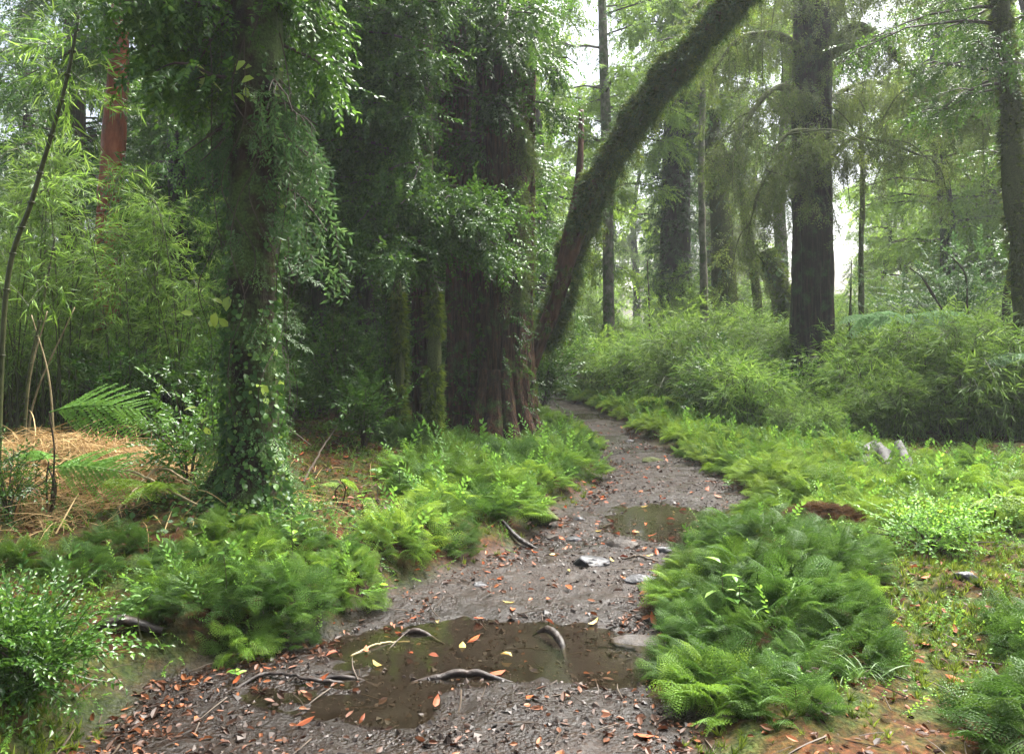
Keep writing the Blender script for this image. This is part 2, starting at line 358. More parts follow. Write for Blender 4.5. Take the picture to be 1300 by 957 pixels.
def ground_mat():
    m, N, L = new_mat('wet_forest_soil'); b = N['Principled BSDF']
    tc = N.new('ShaderNodeTexCoord')
    def noise(s, d=8, ro=.65):
        n = N.new('ShaderNodeTexNoise'); n.inputs['Scale'].default_value = s; n.inputs['Detail'].default_value = d; n.inputs['Roughness'].default_value = ro
        L.new(tc.outputs['Object'], n.inputs['Vector']); return n
    def mix(f, a, c):
        x = N.new('ShaderNodeMix'); x.data_type = 'RGBA'; L.new(f, x.inputs[0]); L.new(a, x.inputs[6]); L.new(c, x.inputs[7]); return x.outputs[2]
    n1, n2, n3, n4 = noise(3), noise(26), noise(110, 3), noise(1.1)
    mud = ramp(N, [(.3, (.004, .0018, .0007)), (.5, (.010, .0046, .0019)), (.7, (.023, .011, .0048))]); L.new(n2.outputs['Fac'], mud.inputs['Fac'])
    lit = ramp(N, [(.35, (.014, .007, .0035)), (.52, (.045, .019, .008)), (.72, (.11, .040, .015))]); L.new(n2.outputs['Fac'], lit.inputs['Fac'])
    mos = ramp(N, [(.35, (.012, .022, .006)), (.65, (.045, .07, .016))]); L.new(n2.outputs['Fac'], mos.inputs['Fac'])
    vo = N.new('ShaderNodeTexVoronoi'); vo.inputs['Scale'].default_value = 55; L.new(tc.outputs['Object'], vo.inputs['Vector'])
    bw = N.new('ShaderNodeRGBToBW'); L.new(vo.outputs['Color'], bw.inputs['Color'])
    st = ramp(N, [(.66, (0, 0, 0)), (.70, (1, 1, 1))]); L.new(bw.outputs['Val'], st.inputs['Fac'])
    stc = ramp(N, [(.3, (.010, .007, .005)), (.8, (.036, .027, .021))]); L.new(n3.outputs['Fac'], stc.inputs['Fac'])
    at = N.new('ShaderNodeAttribute'); at.attribute_name = 'path'
    f1 = ramp(N, [(.40, (0, 0, 0)), (.60, (1, 1, 1))]); L.new(n1.outputs['Fac'], f1.inputs['Fac'])
    bank = mix(f1.outputs['Color'], lit.outputs['Color'], mos.outputs['Color'])
    pth = mix(st.outputs['Color'], mud.outputs['Color'], stc.outputs['Color'])
    col = mix(at.outputs['Fac'], bank, pth)
    wt = N.new('ShaderNodeAttribute'); wt.attribute_name = 'wet'; sm = N.new('ShaderNodeMath'); sm.operation = 'MULTIPLY_ADD'; sm.inputs[1].default_value = .13; sm.inputs[2].default_value = .05; L.new(at.outputs['Fac'], sm.inputs[0]); L.new(sm.outputs[0], b.inputs['Specular IOR Level'])
    dk = N.new('ShaderNodeMix'); dk.data_type = 'RGBA'; dk.blend_type = 'MULTIPLY'; dk.inputs[7].default_value = (.45, .42, .40, 1); L.new(wt.outputs['Fac'], dk.inputs[0]); L.new(col, dk.inputs[6])
    L.new(dk.outputs[2], b.inputs['Base Color'])
    rr = ramp(N, [(.38, (.28, .28, .28)), (.62, (.75, .75, .75))]); L.new(n1.outputs['Fac'], rr.inputs['Fac']); hr = N.new('ShaderNodeRGB'); hr.outputs[0].default_value = (.8, .8, .8, 1)
    wr = N.new('ShaderNodeRGB'); wr.outputs[0].default_value = (.12, .12, .12, 1)
    L.new(mix(wt.outputs['Fac'], mix(at.outputs['Fac'], hr.outputs[0], rr.outputs['Color']), wr.outputs[0]), b.inputs['Roughness'])
    bp = N.new('ShaderNodeBump'); bp.inputs['Strength'].default_value = .9; bp.inputs['Distance'].default_value = .012
    ad = N.new('ShaderNodeMath'); ad.operation = 'ADD'; L.new(n2.outputs['Fac'], ad.inputs[0])
    mu = N.new('ShaderNodeMath'); mu.operation = 'MULTIPLY'; mu.inputs[1].default_value = .4; L.new(n3.outputs['Fac'], mu.inputs[0]); L.new(mu.outputs[0], ad.inputs[1])
    ad2 = N.new('ShaderNodeMath'); ad2.operation = 'SUBTRACT'; L.new(ad.outputs[0], ad2.inputs[0]); vm = N.new('ShaderNodeMath'); vm.operation = 'MULTIPLY'; L.new(vo.outputs['Distance'], vm.inputs[0]); L.new(f1.outputs['Color'], vm.inputs[1]); L.new(vm.outputs[0], ad2.inputs[1])
    L.new(ad2.outputs[0], bp.inputs['Height']); L.new(bp.outputs['Normal'], b.inputs['Normal'])
    return m
M['ground'] = ground_mat()
def water_mat():
    m, N, L = new_mat('puddle_water'); out = N['Material Output']; N.remove(N['Principled BSDF'])
    gl = N.new('ShaderNodeBsdfGlossy'); gl.inputs['Roughness'].default_value = .02
    tr = N.new('ShaderNodeBsdfTransparent'); tr.inputs['Color'].default_value = (.80, .73, .62, 1)
    df = N.new('ShaderNodeBsdfDiffuse'); df.inputs['Color'].default_value = (.05, .042, .026, 1)
    m1 = N.new('ShaderNodeMixShader'); m1.inputs['Fac'].default_value = .04; L.new(tr.outputs[0], m1.inputs[1]); L.new(df.outputs[0], m1.inputs[2])
    fr = N.new('ShaderNodeFresnel'); fr.inputs['IOR'].default_value = 1.5
    mx = N.new('ShaderNodeMixShader'); L.new(fr.outputs[0], mx.inputs['Fac']); L.new(m1.outputs[0], mx.inputs[1]); L.new(gl.outputs[0], mx.inputs[2])
    tc = N.new('ShaderNodeTexCoord'); n = N.new('ShaderNodeTexNoise'); n.inputs['Scale'].default_value = 22; n.inputs['Detail'].default_value = 3; L.new(tc.outputs['Object'], n.inputs['Vector'])
    bp = N.new('ShaderNodeBump'); bp.inputs['Strength'].default_value = .10; bp.inputs['Distance'].default_value = .01; L.new(n.outputs['Fac'], bp.inputs['Height'])
    L.new(bp.outputs['Normal'], gl.inputs['Normal']); L.new(bp.outputs['Normal'], fr.inputs['Normal'])
    L.new(mx.outputs[0], out.inputs['Surface']); return m
M['water'] = water_mat()

# ------------------------------------------------------------------ ground, water, haze
def axis(fine0, fine1, step, lo, hi, grow=1.13):
    a = list(np.arange(fine0, fine1, step)); s = step
    while a[-1] < hi: s *= grow; a.append(a[-1] + s)
    s = step; b = []
    c = fine0
    while c > lo: s *= grow; c -= s; b.append(c)
    return np.array(b[::-1] + a)
xs = axis(-4.6, 4.8, .03, -110, 110); ys = axis(2.2, 11.5, .03, -30, 130)
X, Y = np.meshgrid(xs, ys); Z = H(X, Y)
nx, ny = len(xs), len(ys)
i, j = np.meshgrid(np.arange(ny - 1), np.arange(nx - 1), indexing='ij')
q = np.stack([i * nx + j, i * nx + j + 1, (i + 1) * nx + j + 1, (i + 1) * nx + j], axis=-1).reshape(-1, 4)
gnd = build('ground', T(np.stack([X, Y, Z], -1).reshape(-1, 3), q.ravel(), np.full(len(q), 4)), M['ground'], smooth=True)
a = gnd.data.attributes.new('path', 'FLOAT', 'POINT'); a.data.foreach_set('value', (1 - sstep((path_d(X, Y) + .05) / .3)).astype(np.float32).ravel())
wet = np.zeros_like(X)
for cx, cy_, rx, ry in ((-.12, 4.25, 1.35, .8), (1.42, 7.15, .75, 1.05), (-.9, 3.5, 1.0, .5)): wet = np.maximum(wet, np.exp(-(((X - cx) / rx)**2 + ((Y - cy_) / ry)**2)**1.6))
wet = np.maximum(wet, sstep((fbm(X * 1.1 + 3, Y * 1.1 + 8, oct=3) - .52) / .12) * .8 * (path_d(X, Y) < 0))
a = gnd.data.attributes.new('wet', 'FLOAT', 'POINT'); a.data.foreach_set('value', wet.astype(np.float32).ravel())
tag(gnd, 'dark wet forest soil with a muddy gravel path', kind='structure')
def puddle(cx, cy, rx, ry, z, label):
    k = 48; th = np.linspace(0, 2 * math.pi, k, endpoint=False)
    v = [(cx + rx * math.cos(t), cy + ry * math.sin(t), z) for t in th]
    o = build('puddle_water', faces(v, [list(range(k))]), M['water']); tag(o, label, kind='structure'); return o
puddle(-.15, 4.2, 1.45, .85, -.034, 'brown rain puddle across the near path')
puddle(1.42, 7.1, .78, 1.1, -.030, 'smaller brown puddle further up the path')
def haze():
    v = [(x, y, z) for z in (-4, 40) for y in (-31.5, 138) for x in (-118, 118)]
    o = build('haze', faces(v, [(0, 2, 3, 1), (4, 5, 7, 6), (0, 1, 5, 4), (2, 6, 7, 3), (0, 4, 6, 2), (1, 3, 7, 5)]), [])
    m, N, L = new_mat('rain_haze'); N.remove(N['Principled BSDF'])
    pv = N.new('ShaderNodeVolumePrincipled'); pv.inputs['Color'].default_value = (.93, .97, 1, 1); pv.inputs['Density'].default_value = HAZE; pv.inputs['Anisotropy'].default_value = .2
    L.new(pv.outputs[0], N['Material Output'].inputs['Volume']); o.data.materials.append(m)
    tag(o, 'pale rain mist hanging through the forest', kind='stuff')
HAZE = 0.0008
haze()

# ------------------------------------------------------------------ leaf and frond templates (along +Y, face up +Z)
def leaf(L=1, Wd=.4, fold=.08, droop=.1, var=.5, mat=0, fine=True):
    if not fine:
        v = [(0, 0, 0), (Wd / 2, .42 * L, fold * L), (0, L, -droop * L), (-Wd / 2, .42 * L, fold * L), (0, .45 * L, 0)]
        return faces(v, [(0, 1, 2, 4), (0, 4, 2, 3)], var, mat)
    y1, y2 = .3, .68
    v = [(0, 0, 0), (0, y1 * L, .0), (0, y2 * L, -droop * .4 * L), (0, L, -droop * L),
         (Wd * .46, y1 * L, fold * L), (Wd * .42, y2 * L, fold * L - droop * .4 * L), (-Wd * .46, y1 * L, fold * L), (-Wd * .42, y2 * L, fold * L - droop * .4 * L)]
    return faces(v, [(0, 4, 1), (1, 4, 5, 2), (2, 5, 3), (0, 1, 6), (1, 2, 7, 6), (2, 3, 7)], var, mat)
def blade(L=1, Wd=.03, n=4, bend=.4, var=.5, mat=0):
    s = np.linspace(0, 1, n + 1); y = L * np.sin(s * bend * 1.5) / max(bend * 1.5, .01); z = -L * (1 - np.cos(s * bend * 1.5)) / max(bend * 1.5, .01)
    wd = Wd * .5 * np.minimum(1, (1 - s) * 2.2 + .05)
    v = np.concatenate([np.stack([-wd, y, z], 1), np.stack([wd, y, z], 1)])
    return faces(v, [(k, n + 1 + k, n + 2 + k, k + 1) for k in range(n)], var, mat)
def frond(L=.25, pairs=12, pin=.3, sub=5, arch=.5, seed=0, tw=.0026, pw=.34, hang=.15):
    """feathery frond: rachis, pinnae, pinnules as small diamonds"""
    g = np.random.default_rng(seed); out = []
    s = np.linspace(0, 1, 9); ang = arch * s
    P = np.stack([0 * s, np.cumsum(np.cos(ang)) * L / 9, -np.cumsum(np.sin(ang)) * L / 9], 1); P -= P[0]
    out.append(tube(P, [tw, tw * .4], 3, var=.2, cap=False))
    dia = faces([(-.5, .45, .1), (0, 0, 0), (.5, .45, .1), (0, 1, -.1)], [(1, 2, 3, 0)])
    pos, dr, scl = [], [], []
    for k in range(pairs):
        u = .10 + .88 * k / (pairs - 1); p = np.array([np.interp(u, s, P[:, c]) for c in range(3)])
        a = np.interp(u, s, ang); f = np.array([0, math.cos(a), -math.sin(a)])
        ln = L * pin * (math.sin(math.pi * min(1, u * 1.1 + .12)) ** .7 * .95 + .06) * g.uniform(.85, 1.1)
        for sd in (-1, 1):
            d = norm(np.array([sd * .85, 0, 0]) + f * (.5 + .2 * u) + np.array([0, 0, -hang * (1 + g.random())]))
            upn = norm(np.cross(np.cross(d, [0, 0, 1.0]), d)); sid = np.cross(d, upn)
            for q in range(sub):
                uu = (q + .6) / sub; pp = p + d * ln * uu + np.array([0, 0, -.12 * ln * uu * uu])
                sz = ln / sub * 1.55 * (1.12 - .55 * uu)
                for s2 in (-1, 1):
                    pos.append(pp); dr.append(d * .75 + sid * s2 * .8 + [0, 0, -.1 + g.normal(0, .12)]); scl.append(sz)
    Rm = frames(np.array(dr), g.normal(0, .3, len(dr))); Rm = Rm.copy(); Rm[:, :, 0] *= pw
    out.append(place(dia, Rm, np.array(pos), np.array(scl), var=g.random(len(pos)), spread=.4))
    return join(out)
def sprig(n=12, L=.32, leafL=.055, leafW=.026, seed=0, fine=True, droop=.15, flat=.35, stem=.0022, stemmat=0):
    g = np.random.default_rng(seed); s = np.linspace(0, 1, 6)
    P = np.stack([.04 * L * np.sin(s * 5 + seed), L * s, -droop * L * s * s], 1)
    out = [tube(P, [stem, stem * .4], 3, var=.05, mat=stemmat, cap=False)]
    u = np.linspace(.12, 1, n); p = np.stack([np.interp(u, s, P[:, c]) for c in range(3)], 1)
    sd = np.where(np.arange(n) % 2 == 0, 1, -1) * g.uniform(.6, 1.1, n); sd[-1] *= .1
    d = np.stack([sd, .55 + .4 * u, g.normal(0, flat, n) - .15], 1)
    out.append(place(leaf(1, leafW / leafL, .07, .14, fine=fine), frames(d, g.normal(0, .45, n)), p, leafL * g.uniform(.7, 1.15, n), var=g.random(n), spread=1))
    return join(out)
def bamboo_sprig(seed=0, n=9, L=.3, leafL=.12, leafW=.012):
    g = np.random.default_rng(seed); out = [tube([(0, 0, 0), (.01, L * .5, .01), (0, L, -.05 * L)], [.0018, .0008], 3, n=4, var=.1, mat=1, cap=False)]
    u = g.uniform(.2, 1, n); a = g.uniform(-1.1, 1.1, n)
    d = np.stack([np.sin(a), np.cos(a) * .8 + .2, g.uniform(-.75, .25, n)], 1)
    lf = faces([(0, 0, 0), (.5, .3, .02), (0, 1, -.16), (-.5, .3, .02), (0, .5, -.03)], [(0, 1, 2, 4), (0, 4, 2, 3)])
    Rm = frames(d, g.normal(0, .5, n)).copy(); Rm[:, :, 0] *= leafW / leafL
    out.append(place(lf, Rm, np.stack([0 * u, u * L, -.05 * L * u * u], 1), leafL * g.uniform(.6, 1.2, n), var=g.random(n), spread=1))
    return join(out)
def strand(seed=0, L=.55, n=34, leafL=.05, leafW=.014, side=4):
    """a drooping conifer-like spray: main strand with side strands of small leaves"""
    g = np.random.default_rng(seed); out = []; pos, dr = [], []
    def run(p0, d0, ln, m):
        s = np.linspace(0, 1, 5)[:, None]; sag = np.array([0, ln * .25, 0]) * 0
        P = p0 + d0 * ln * s + sag * s * s; out.append(tube(P, [.0022, .0008], 3, var=.05, mat=1, cap=False))
        for k in range(m):
            u = (k + .5) / m; sg = 1 if k % 2 else -1
            pos.append(p0 + d0 * ln * u); sidev = np.cross(d0, [0, 0, 1.0]); dr.append(d0 * .8 + norm(sidev) * sg * .75 + g.normal(0, .22, 3))
    run(np.zeros(3), np.array([0, 1.0, 0]), L, n)
    for k in range(side):
        u = g.uniform(.1, .75); run(np.array([0, L * u, 0]), norm(np.array([g.choice([-1, 1]) * .6, 1, g.normal(0, .25)])), L * g.uniform(.3, .55) * (1.1 - u * .6), int(n * .42))
    lf = leaf(1, leafW / leafL, .05, .1, fine=False)
    out.append(place(lf, frames(np.array(dr), g.normal(0, .4, len(dr))), np.array(pos), leafL * g.uniform(.6, 1.15, len(dr)), var=g.random(len(dr)), spread=1))
    return join(out)
def tuft(seed=0, n=12, L=1.0, Wd=.10, spread=.8):
    g = np.random.default_rng(seed); a = g.uniform(0, 2 * math.pi, n); t = g.uniform(.1, spread, n)
    d = np.stack([np.cos(a) * t, np.ones(n), np.sin(a) * t], 1)
    return place(blade(1, Wd, 2, .4), frames(d, g.uniform(0, 6, n)), np.zeros((n, 3)), L * g.uniform(.5, 1.1, n), var=g.random(n), spread=1)

FR = [frond(.19, 9, .40, 5, a_, k, .0016) for k, a_ in enumerate((.15, .5, .9, .4))]
FR_W = [frond(.27, 12, .34, 6, a_, 60 + k, .0026, .5) for k, a_ in enumerate((.4, .8, 1.1))]
FR_S = [frond(.16, 8, .36, 4, a_, 20 + k, .0018) for k, a_ in enumerate((.5, 1.0, .8))]
SP = [sprig(13, .34, .058, .027, k) for k in range(4)]
SP_S = [sprig(14, .22, .026, .013, 10 + k, fine=False) for k in range(3)]
SP_FAR = [sprig(16, .55, .11, .052, 20 + k, fine=False, stem=.004) for k in range(4)]
SP_MID = [sprig(16, .40, .075, .034, 30 + k, fine=False, stem=.003) for k in range(4)]
BS = [bamboo_sprig(k) for k in range(4)]
ST = [strand(k) for k in range(4)]
ST_MID = [strand(40 + k, .6, 20, .075, .022, 3) for k in range(4)]
SP_B = [sprig(9, .17, .058, .024, 70 + k, fine=False, flat=.6) for k in range(3)]
ST_FAR = [strand(10 + k, .8, 22, .085, .026, 3) for k in range(3)]
TF = [tuft(k) for k in range(3)]

def boughs(g, starts, azs, lens, rise=.25, droop=.9, r=.03, per=26, twig=.35, sub=3):
    """limbs: tubes plus spray positions and directions"""
    tubes, pos, drs = [], [], []
    for p0, az, ln in zip(starts, azs, lens):
        h = np.array([math.cos(az), math.sin(az), 0]); s = np.linspace(0, 1, 7)[:, None]
        wob = np.cumsum(g.normal(0, .05 * ln, (7, 3)), 0) * s
        P = p0 + h * ln * s + np.array([0, 0, 1]) * ln * (rise * s - droop * .5 * s**2.2) + wob
        tubes.append(tube(P, [r * ln**.5, r * .2], 5, mat=1, cap=False))
        lines = [(P, 1.0)]
        for k in range(sub):
            u = g.uniform(.25, .9); b0 = np.array([np.interp(u, s[:, 0], P[:, c]) for c in range(3)]); a2 = az + g.choice([-1, 1]) * g.uniform(.5, 1.2)
            h2 = np.array([math.cos(a2), math.sin(a2), 0]); l2 = ln * .45 * (1.1 - u * .5)
            P2 = b0 + h2 * l2 * s + np.array([0, 0, 1]) * l2 * (rise * .6 * s - droop * .6 * s**2); lines.append((P2, .5))
            tubes.append(tube(P2, [r * .45 * ln**.5, r * .12], 4, mat=1, cap=False))
        for P_, f in lines:
            m = max(2, int(per * f * ln)); u = g.uniform(.12, 1, m)
            b = np.stack([np.interp(u, s[:, 0], P_[:, c]) for c in range(3)], 1) + g.normal(0, .06 * ln**.5, (m, 3))
            t = norm(P_[-1] - P_[0]); pos.append(b); drs.append(t[None] * .5 + g.normal(0, .55, (m, 3)) + [0, 0, -twig])
    return join(tubes), np.concatenate(pos), np.concatenate(drs)

# ------------------------------------------------------------------ the named trees
G = np.random.default_rng(11)
def tree_root(name, label, cat, p, group=None): return thing(name, label, cat, tuple(p), group)
def rel(t, p): t.v = t.v - np.asarray(p)[None]; return t

# --- vine-clad tree on the left mound
def vine_tree():
    b = np.array([TREE_L[0], TREE_L[1], h1(*TREE_L) - .15])
    root = tree_root('vine_tree', 'dark vine-clad tree trunk rising from the fern mound left of the path', 'tree', b)
    P = [b, b + [.02, 0, .45], b + [-.0, 0, 1.3], b + [.02, .02, 2.4], b + [.05, .0, 3.6], b + [-.02, .05, 5.2], b + [.05, .1, 8.0]]
    R = [.27, .185, .165, .17, .165, .15, .11]
    tr = [tube(P, R, 28, 150, rough=.03, flute=.16, fk=7, seed=3)]
    for a, l in ((255, .42), (310, .42), (20, .4), (160, .6)):     # root flare
        a = R_(a); e = b[:2] + np.array([math.cos(a), math.sin(a)]) * l
        mid = b[:2] + np.array([math.cos(a + .15), math.sin(a + .15)]) * l * .5; 
        tr.append(tube([b + [math.cos(a) * .06, math.sin(a) * .06, .62], [*mid, h1(*mid) + .07], [*e, h1(*e) - .03]], [.06, .04, .015], 8, 20, rough=.02, seed=a))
    build('trunk', rel(join(tr), b), M['bark_vine'], root, smooth=True)
    # creeper: round leaves over the bark plus loose hanging stems
    p, n, t = on_tube(P, [r * 1.03 for r in R], 5200, 0, .62)
    keep = fbm(p[:, 0] * 5 + 9, p[:, 1] * 5, p[:, 2] * 1.8, 3) > .43; p, n = p[keep], n[keep]
    lf = [leaf(.05, .042, .06, .2), leaf(.035, .028, .05, .15), leaf(.022, .02, .05, .1)]
    iv = [place_any(lf, n * .55 + [0, 0, -.75] + G.normal(0, .35, n.shape), p + n * .012, G.uniform(.6, 1.15, len(p)), up=(0.3, -.9, .3), spread=1)]
    x = b[0] + G.normal(0, .32, 1600); y = b[1] + G.normal(-.05, .30, 1600)
    iv.append(place_any(lf, G.normal(0, .6, (1600, 3)) + [0, -.5, .15], np.stack([x, y, H(x, y) + G.uniform(0, .07, 1600)], 1), G.uniform(.6, 1.2, 1600), spread=1))
    p2, n2, t2 = on_tube(P, [r * 1.02 for r in R], 420, .08, .6)
    sp2 = place_any(SP_S + [ST[0]], n2 * .7 + [0, 0, -.7] + G.normal(0, .3, n2.shape), p2, G.uniform(.35, .8, 420), up=(0, -.7, .6), spread=.5); iv.append(sp2)
    for k in range(9):
        a = G.uniform(0, 6.28); z0 = G.uniform(2.0, 4.6); rr = .2 + .1 * G.random()
        q = [b + [math.cos(a) * rr + .03 * G.normal(), math.sin(a) * rr, z0 - u * (z0 - .5) + .0] + np.r_[G.normal(0, .06, 2), 0] for u in np.linspace(0, 1, 9)]
        iv.append(tube(q, [.005, .003], 4, 50, mat=1))
    for k in range(7):                                                # bigger yellow-green leaves on loose shoots
        a = G.uniform(-2.6, -.5); z0 = (3.15, 3.05, 2.95, 1.5, 1.55, .95, .7)[k]; r0 = .2
        q = b + [math.cos(a) * r0 - .12, math.sin(a) * r0, z0]
        iv.append(place_any([leaf(.10, .065, .05, .25, var=1)], G.normal(0, .6, (3, 3)) + [0, -.3, -.4], q + G.normal(0, .06, (3, 3)), G.uniform(.7, 1.1, 3), up=(0, -.8, .6), spread=0))
    build('creeper', rel(join(iv), b), [M['ivy'], M['twig']], root)
    # crown limbs, and side boughs that hang to the left and right of the trunk
    az = np.concatenate([G.uniform(2.5, 3.85, 16), G.uniform(-.5, 1.1, 14), G.uniform(-.6, 3.8, 12)])
    z0 = np.concatenate([G.uniform(2.9, 5.0, 16), G.uniform(3.3, 5.2, 14), G.uniform(4.6, 8, 12)])
    ln = np.concatenate([G.uniform(.5, 1.0, 16), G.uniform(.4, .75, 14), G.uniform(1.0, 2.0, 12)])
    st = [np.array([b[0], b[1], b[2] + z]) for z in z0]
    tb, pos, dr = boughs(G, st, az, ln, .25, .8, .025, 34, .5)
    cr = place_any(SP, dr, pos, G.uniform(.7, 1.1, len(pos)), spread=.3)
    build('crown', rel(join([tb, cr]), b), [M['broad'], M['twig']], root)
    az = G.uniform(-.55, .9, 20); z0 = G.uniform(2.3, 4.9, 20); ln = G.uniform(.2, .55, 20); st = [np.array([b[0], b[1], b[2] + z]) for z in z0]
    tb, pos, dr = boughs(G, st, az, ln, .05, 1.3, .02, 19, 1.2)
    hang = place_any(ST_MID + SP_S + SP[:2], dr * [.5, .5, 1] + [0, 0, -.5], pos, G.uniform(.5, .95, len(pos)), up=(0, -1, .2), spread=.4)
    az2 = G.uniform(2.6, 3.9, 10); z0 = G.uniform(2.6, 4.6, 10)
    tb2, pos2, dr2 = boughs(G, [np.array([b[0], b[1], b[2] + z]) for z in z0], az2, G.uniform(.25, .5, 10), .05, 1.3, .02, 14, 1.2)
    hang2 = place_any(ST_MID + SP, dr2 * [.5, .5, 1] + [0, 0, -.5], pos2, G.uniform(.4, .8, len(pos2)), up=(0, -1, .2), spread=.4)
    build('hanging_sprays', rel(join([tb, hang, tb2, hang2]), b), [M['conifer_blue'], M['twig']], root)
vine_tree()

# --- the giant tree beside the path, several fused stems
def giant_tree():
    bx, by = TREE_B; bz = h1(bx, by) - .15; b = np.array([bx, by, bz])
    root = tree_root('giant_tree', 'massive fluted red-brown tree of several fused stems beside the path', 'tree', b)
    tr = []
    stems = [([(0, 0, 0), (.02, 0, .5), (.05, .05, 1.4), (.08, .1, 3), (.02, .1, 5), (.0, .2, 9)], [.50, .41, .35, .32, .30, .22], 1.0),
             ([(-.42, .1, 0), (-.44, .12, 1), (-.50, .2, 2.6), (-.62, .3, 4.5), (-.72, .5, 8.5)], [.42, .30, .26, .22, .16], 2.0),
             ([(.32, .08, 0), (.30, .1, .8), (.29, .15, 2.2), (.36, .25, 4), (.45, .4, 7)], [.36, .23, .19, .16, .11], 3.0),
             ([(-1.05, .5, 0), (-1.08, .5, 1), (-1.15, .6, 3), (-1.25, .8, 7.5)], [.24, .19, .16, .12], 4.0)]
    for pts, R, sd in stems:
        tr.append(tube(np.array(pts) + b, R, 96, 240, rough=.045, flute=.42, fk=13, seed=sd * 3.1))
    for a, l, r in ((265, .50, .15), (290, .55, .13), (235, .5, .13), (320, .5, .13), (350, .5, .12)):
        a = R_(a); d = np.array([math.cos(a), math.sin(a)]); e = b[:2] + d * (l + .15); m = b[:2] + d * .58
        tr.append(tube([b + [d[0] * .3, d[1] * .3, 1.25], [*(b[:2] + d * .42), b[2] + .75], [*m, b[2] + .32], [*e, h1(*e) - .12]], [.10, r * .8, r, r * .55], 20, 60, rough=.035, flute=.35, seed=a * 3))
    build('trunk', rel(join(tr), b), M['bark_red'], root, smooth=True)
    # moss and hanging growth over the right-hand stem and root shoulders
    P, R = np.array(stems[2][0]) + b, np.array(stems[2][1]) + .02
    p, n, t = on_tube(P, R, 1500, .03, .8); k = (n[:, 0] > -.5) & (fbm(p[:, 0] * 2, p[:, 1] * 2, p[:, 2] * 1.4, 3) > .40); p, n = p[k], n[k]
    ms = [place_any(FR_S, n * .7 + [0, 0, -.9] + G.normal(0, .25, n.shape), p, G.uniform(.35, .8, len(p)), up=(0.2, -.6, .8), spread=.5)]
    p, n, t = on_tube(np.array(stems[0][0]) + b, np.array(stems[0][1]) + .03, 900, .0, .9); k = (fbm(p[:, 0] * 4, p[:, 1] * 4, p[:, 2] * .9 + 4, 3) > .56); p, n = p[k], n[k]
    ms.append(place_any(FR_S, n * .7 + [0, 0, -.9] + G.normal(0, .25, n.shape), p, G.uniform(.4, .9, len(p)), up=(0.2, -.6, .8), spread=.5))
    build('moss', rel(join(ms), b), M['moss'], root)
    p, n, t = on_tube(np.array(stems[0][0]) + b, np.array(stems[0][1]) + .02, 800, .04, .75); k = (n[:, 1] < .2) & (fbm(p[:, 0] * 3 + 3, p[:, 1] * 3, p[:, 2] * .8 + 9, 3) > .50); p, n = p[k], n[k]
    p2, n2, t2 = on_tube(np.array(stems[1][0]) + b, np.array(stems[1][1]) + .02, 520, .03, .7); p, n = np.r_[p, p2], np.r_[n, n2]
    build('climber', rel(place_any(SP, n * .8 + [0, 0, -.2] + G.normal(0, .5, n.shape), p, G.uniform(.4, .9, len(p)), spread=.4), b), [M['broad'], M['twig']], root)
    az = G.uniform(0, 6.28, 50); z0 = G.uniform(4.4, 9.5, 50); ln = G.uniform(1.1, 2.5, 50) * (1.1 - .04 * z0) * np.where(np.cos(az) > .15, .38, 1)
    tb, pos, dr = boughs(G, [b + [G.uniform(-.5, .4), .1, z] for z in z0], az, ln, .3, .8, .03, 26, .5)
    cr = place_any(SP_MID, dr, pos, G.uniform(.8, 1.2, len(pos)), spread=.35)
    build('crown', rel(join([tb, cr]), b), [M['broad'], M['twig']], root)
    # thin hanging grey-green sprays to the right of the trunk
    az = G.uniform(-2.0, -.6, 14); z0 = G.uniform(2.4, 4.9, 14)
    tb, pos, dr = boughs(G, [b + [.26, -.05, z] for z in z0], az, G.uniform(.15, .32, 14), .1, 1.1, .02, 24, 1.2)
    hg = place_any(ST_MID, dr * [.5, .5, 1] + [0, 0, -.4], pos, G.uniform(.5, 1, len(pos)), up=(0, -1, .2), spread=.4)
    build('hanging_sprays', rel(join([tb, hg]), b), [M['conifer'], M['twig']], root)
giant_tree()

# --- slim mossy myrtles in front of the giant, carrying the glossy foliage that screens it
def myrtle(px, d, r, label, h, az, z0, ln, lean, basepy):
    x = (px - 650) / FPX * d; b = np.array([x, d, h1(x, d) - .08])
    root = tree_root('myrtle_tree', label, 'tree', b)
    P = [b, b + [lean * .1, 0, .6], b + [lean * .3 + .03, 0, 1.6], b + [lean * .6 - .03, .05, 3], b + [lean, .1, h]]; R = [r * 1.5, r * 1.05, r * .92, r * .8, r * .45]
    build('trunk', rel(tube(P, R, 18, 110, rough=.03, seed=px), b), M['bark_moss'], root, smooth=True)
    p, n, t = on_tube(P, R, 1500, 0, .6); k = fbm(p[:, 0] * 4, p[:, 1] * 4, p[:, 2] * 2, 3) > .42; p, n = p[k], n[k]
    build('moss', rel(place_any(TF, n + [0, 0, -.8] + G.normal(0, .3, n.shape), p - n * .01, G.uniform(.04, .13, len(p)), spread=.6), b), M['moss'], root)
    st = [np.array([np.interp(z, [q[2] - b[2] for q in P], [q[0] for q in P]), d, b[2] + z]) for z in z0]
    tb, pos, dr = boughs(G, st, az, ln, .22, .75, .022, 30, .35, 4)
    build('crown', rel(join([tb, place_any(SP, dr, pos, G.uniform(.75, 1.15, len(pos)), spread=.4)]), b), [M['broad'], M['twig']], root)
m = 40
myrtle(550, 10.0, .085, 'slender yellow-mossed trunk with glossy foliage, just left of the giant tree', 6.5, np.r_[G.uniform(-3.2, -1.2, m - 9), G.uniform(-.75, -.1, 9)], np.r_[G.uniform(2.4, 6.2, m - 9), G.uniform(2.5, 3.4, 9)], G.uniform(.5, 1.15, m), -.05, 565)
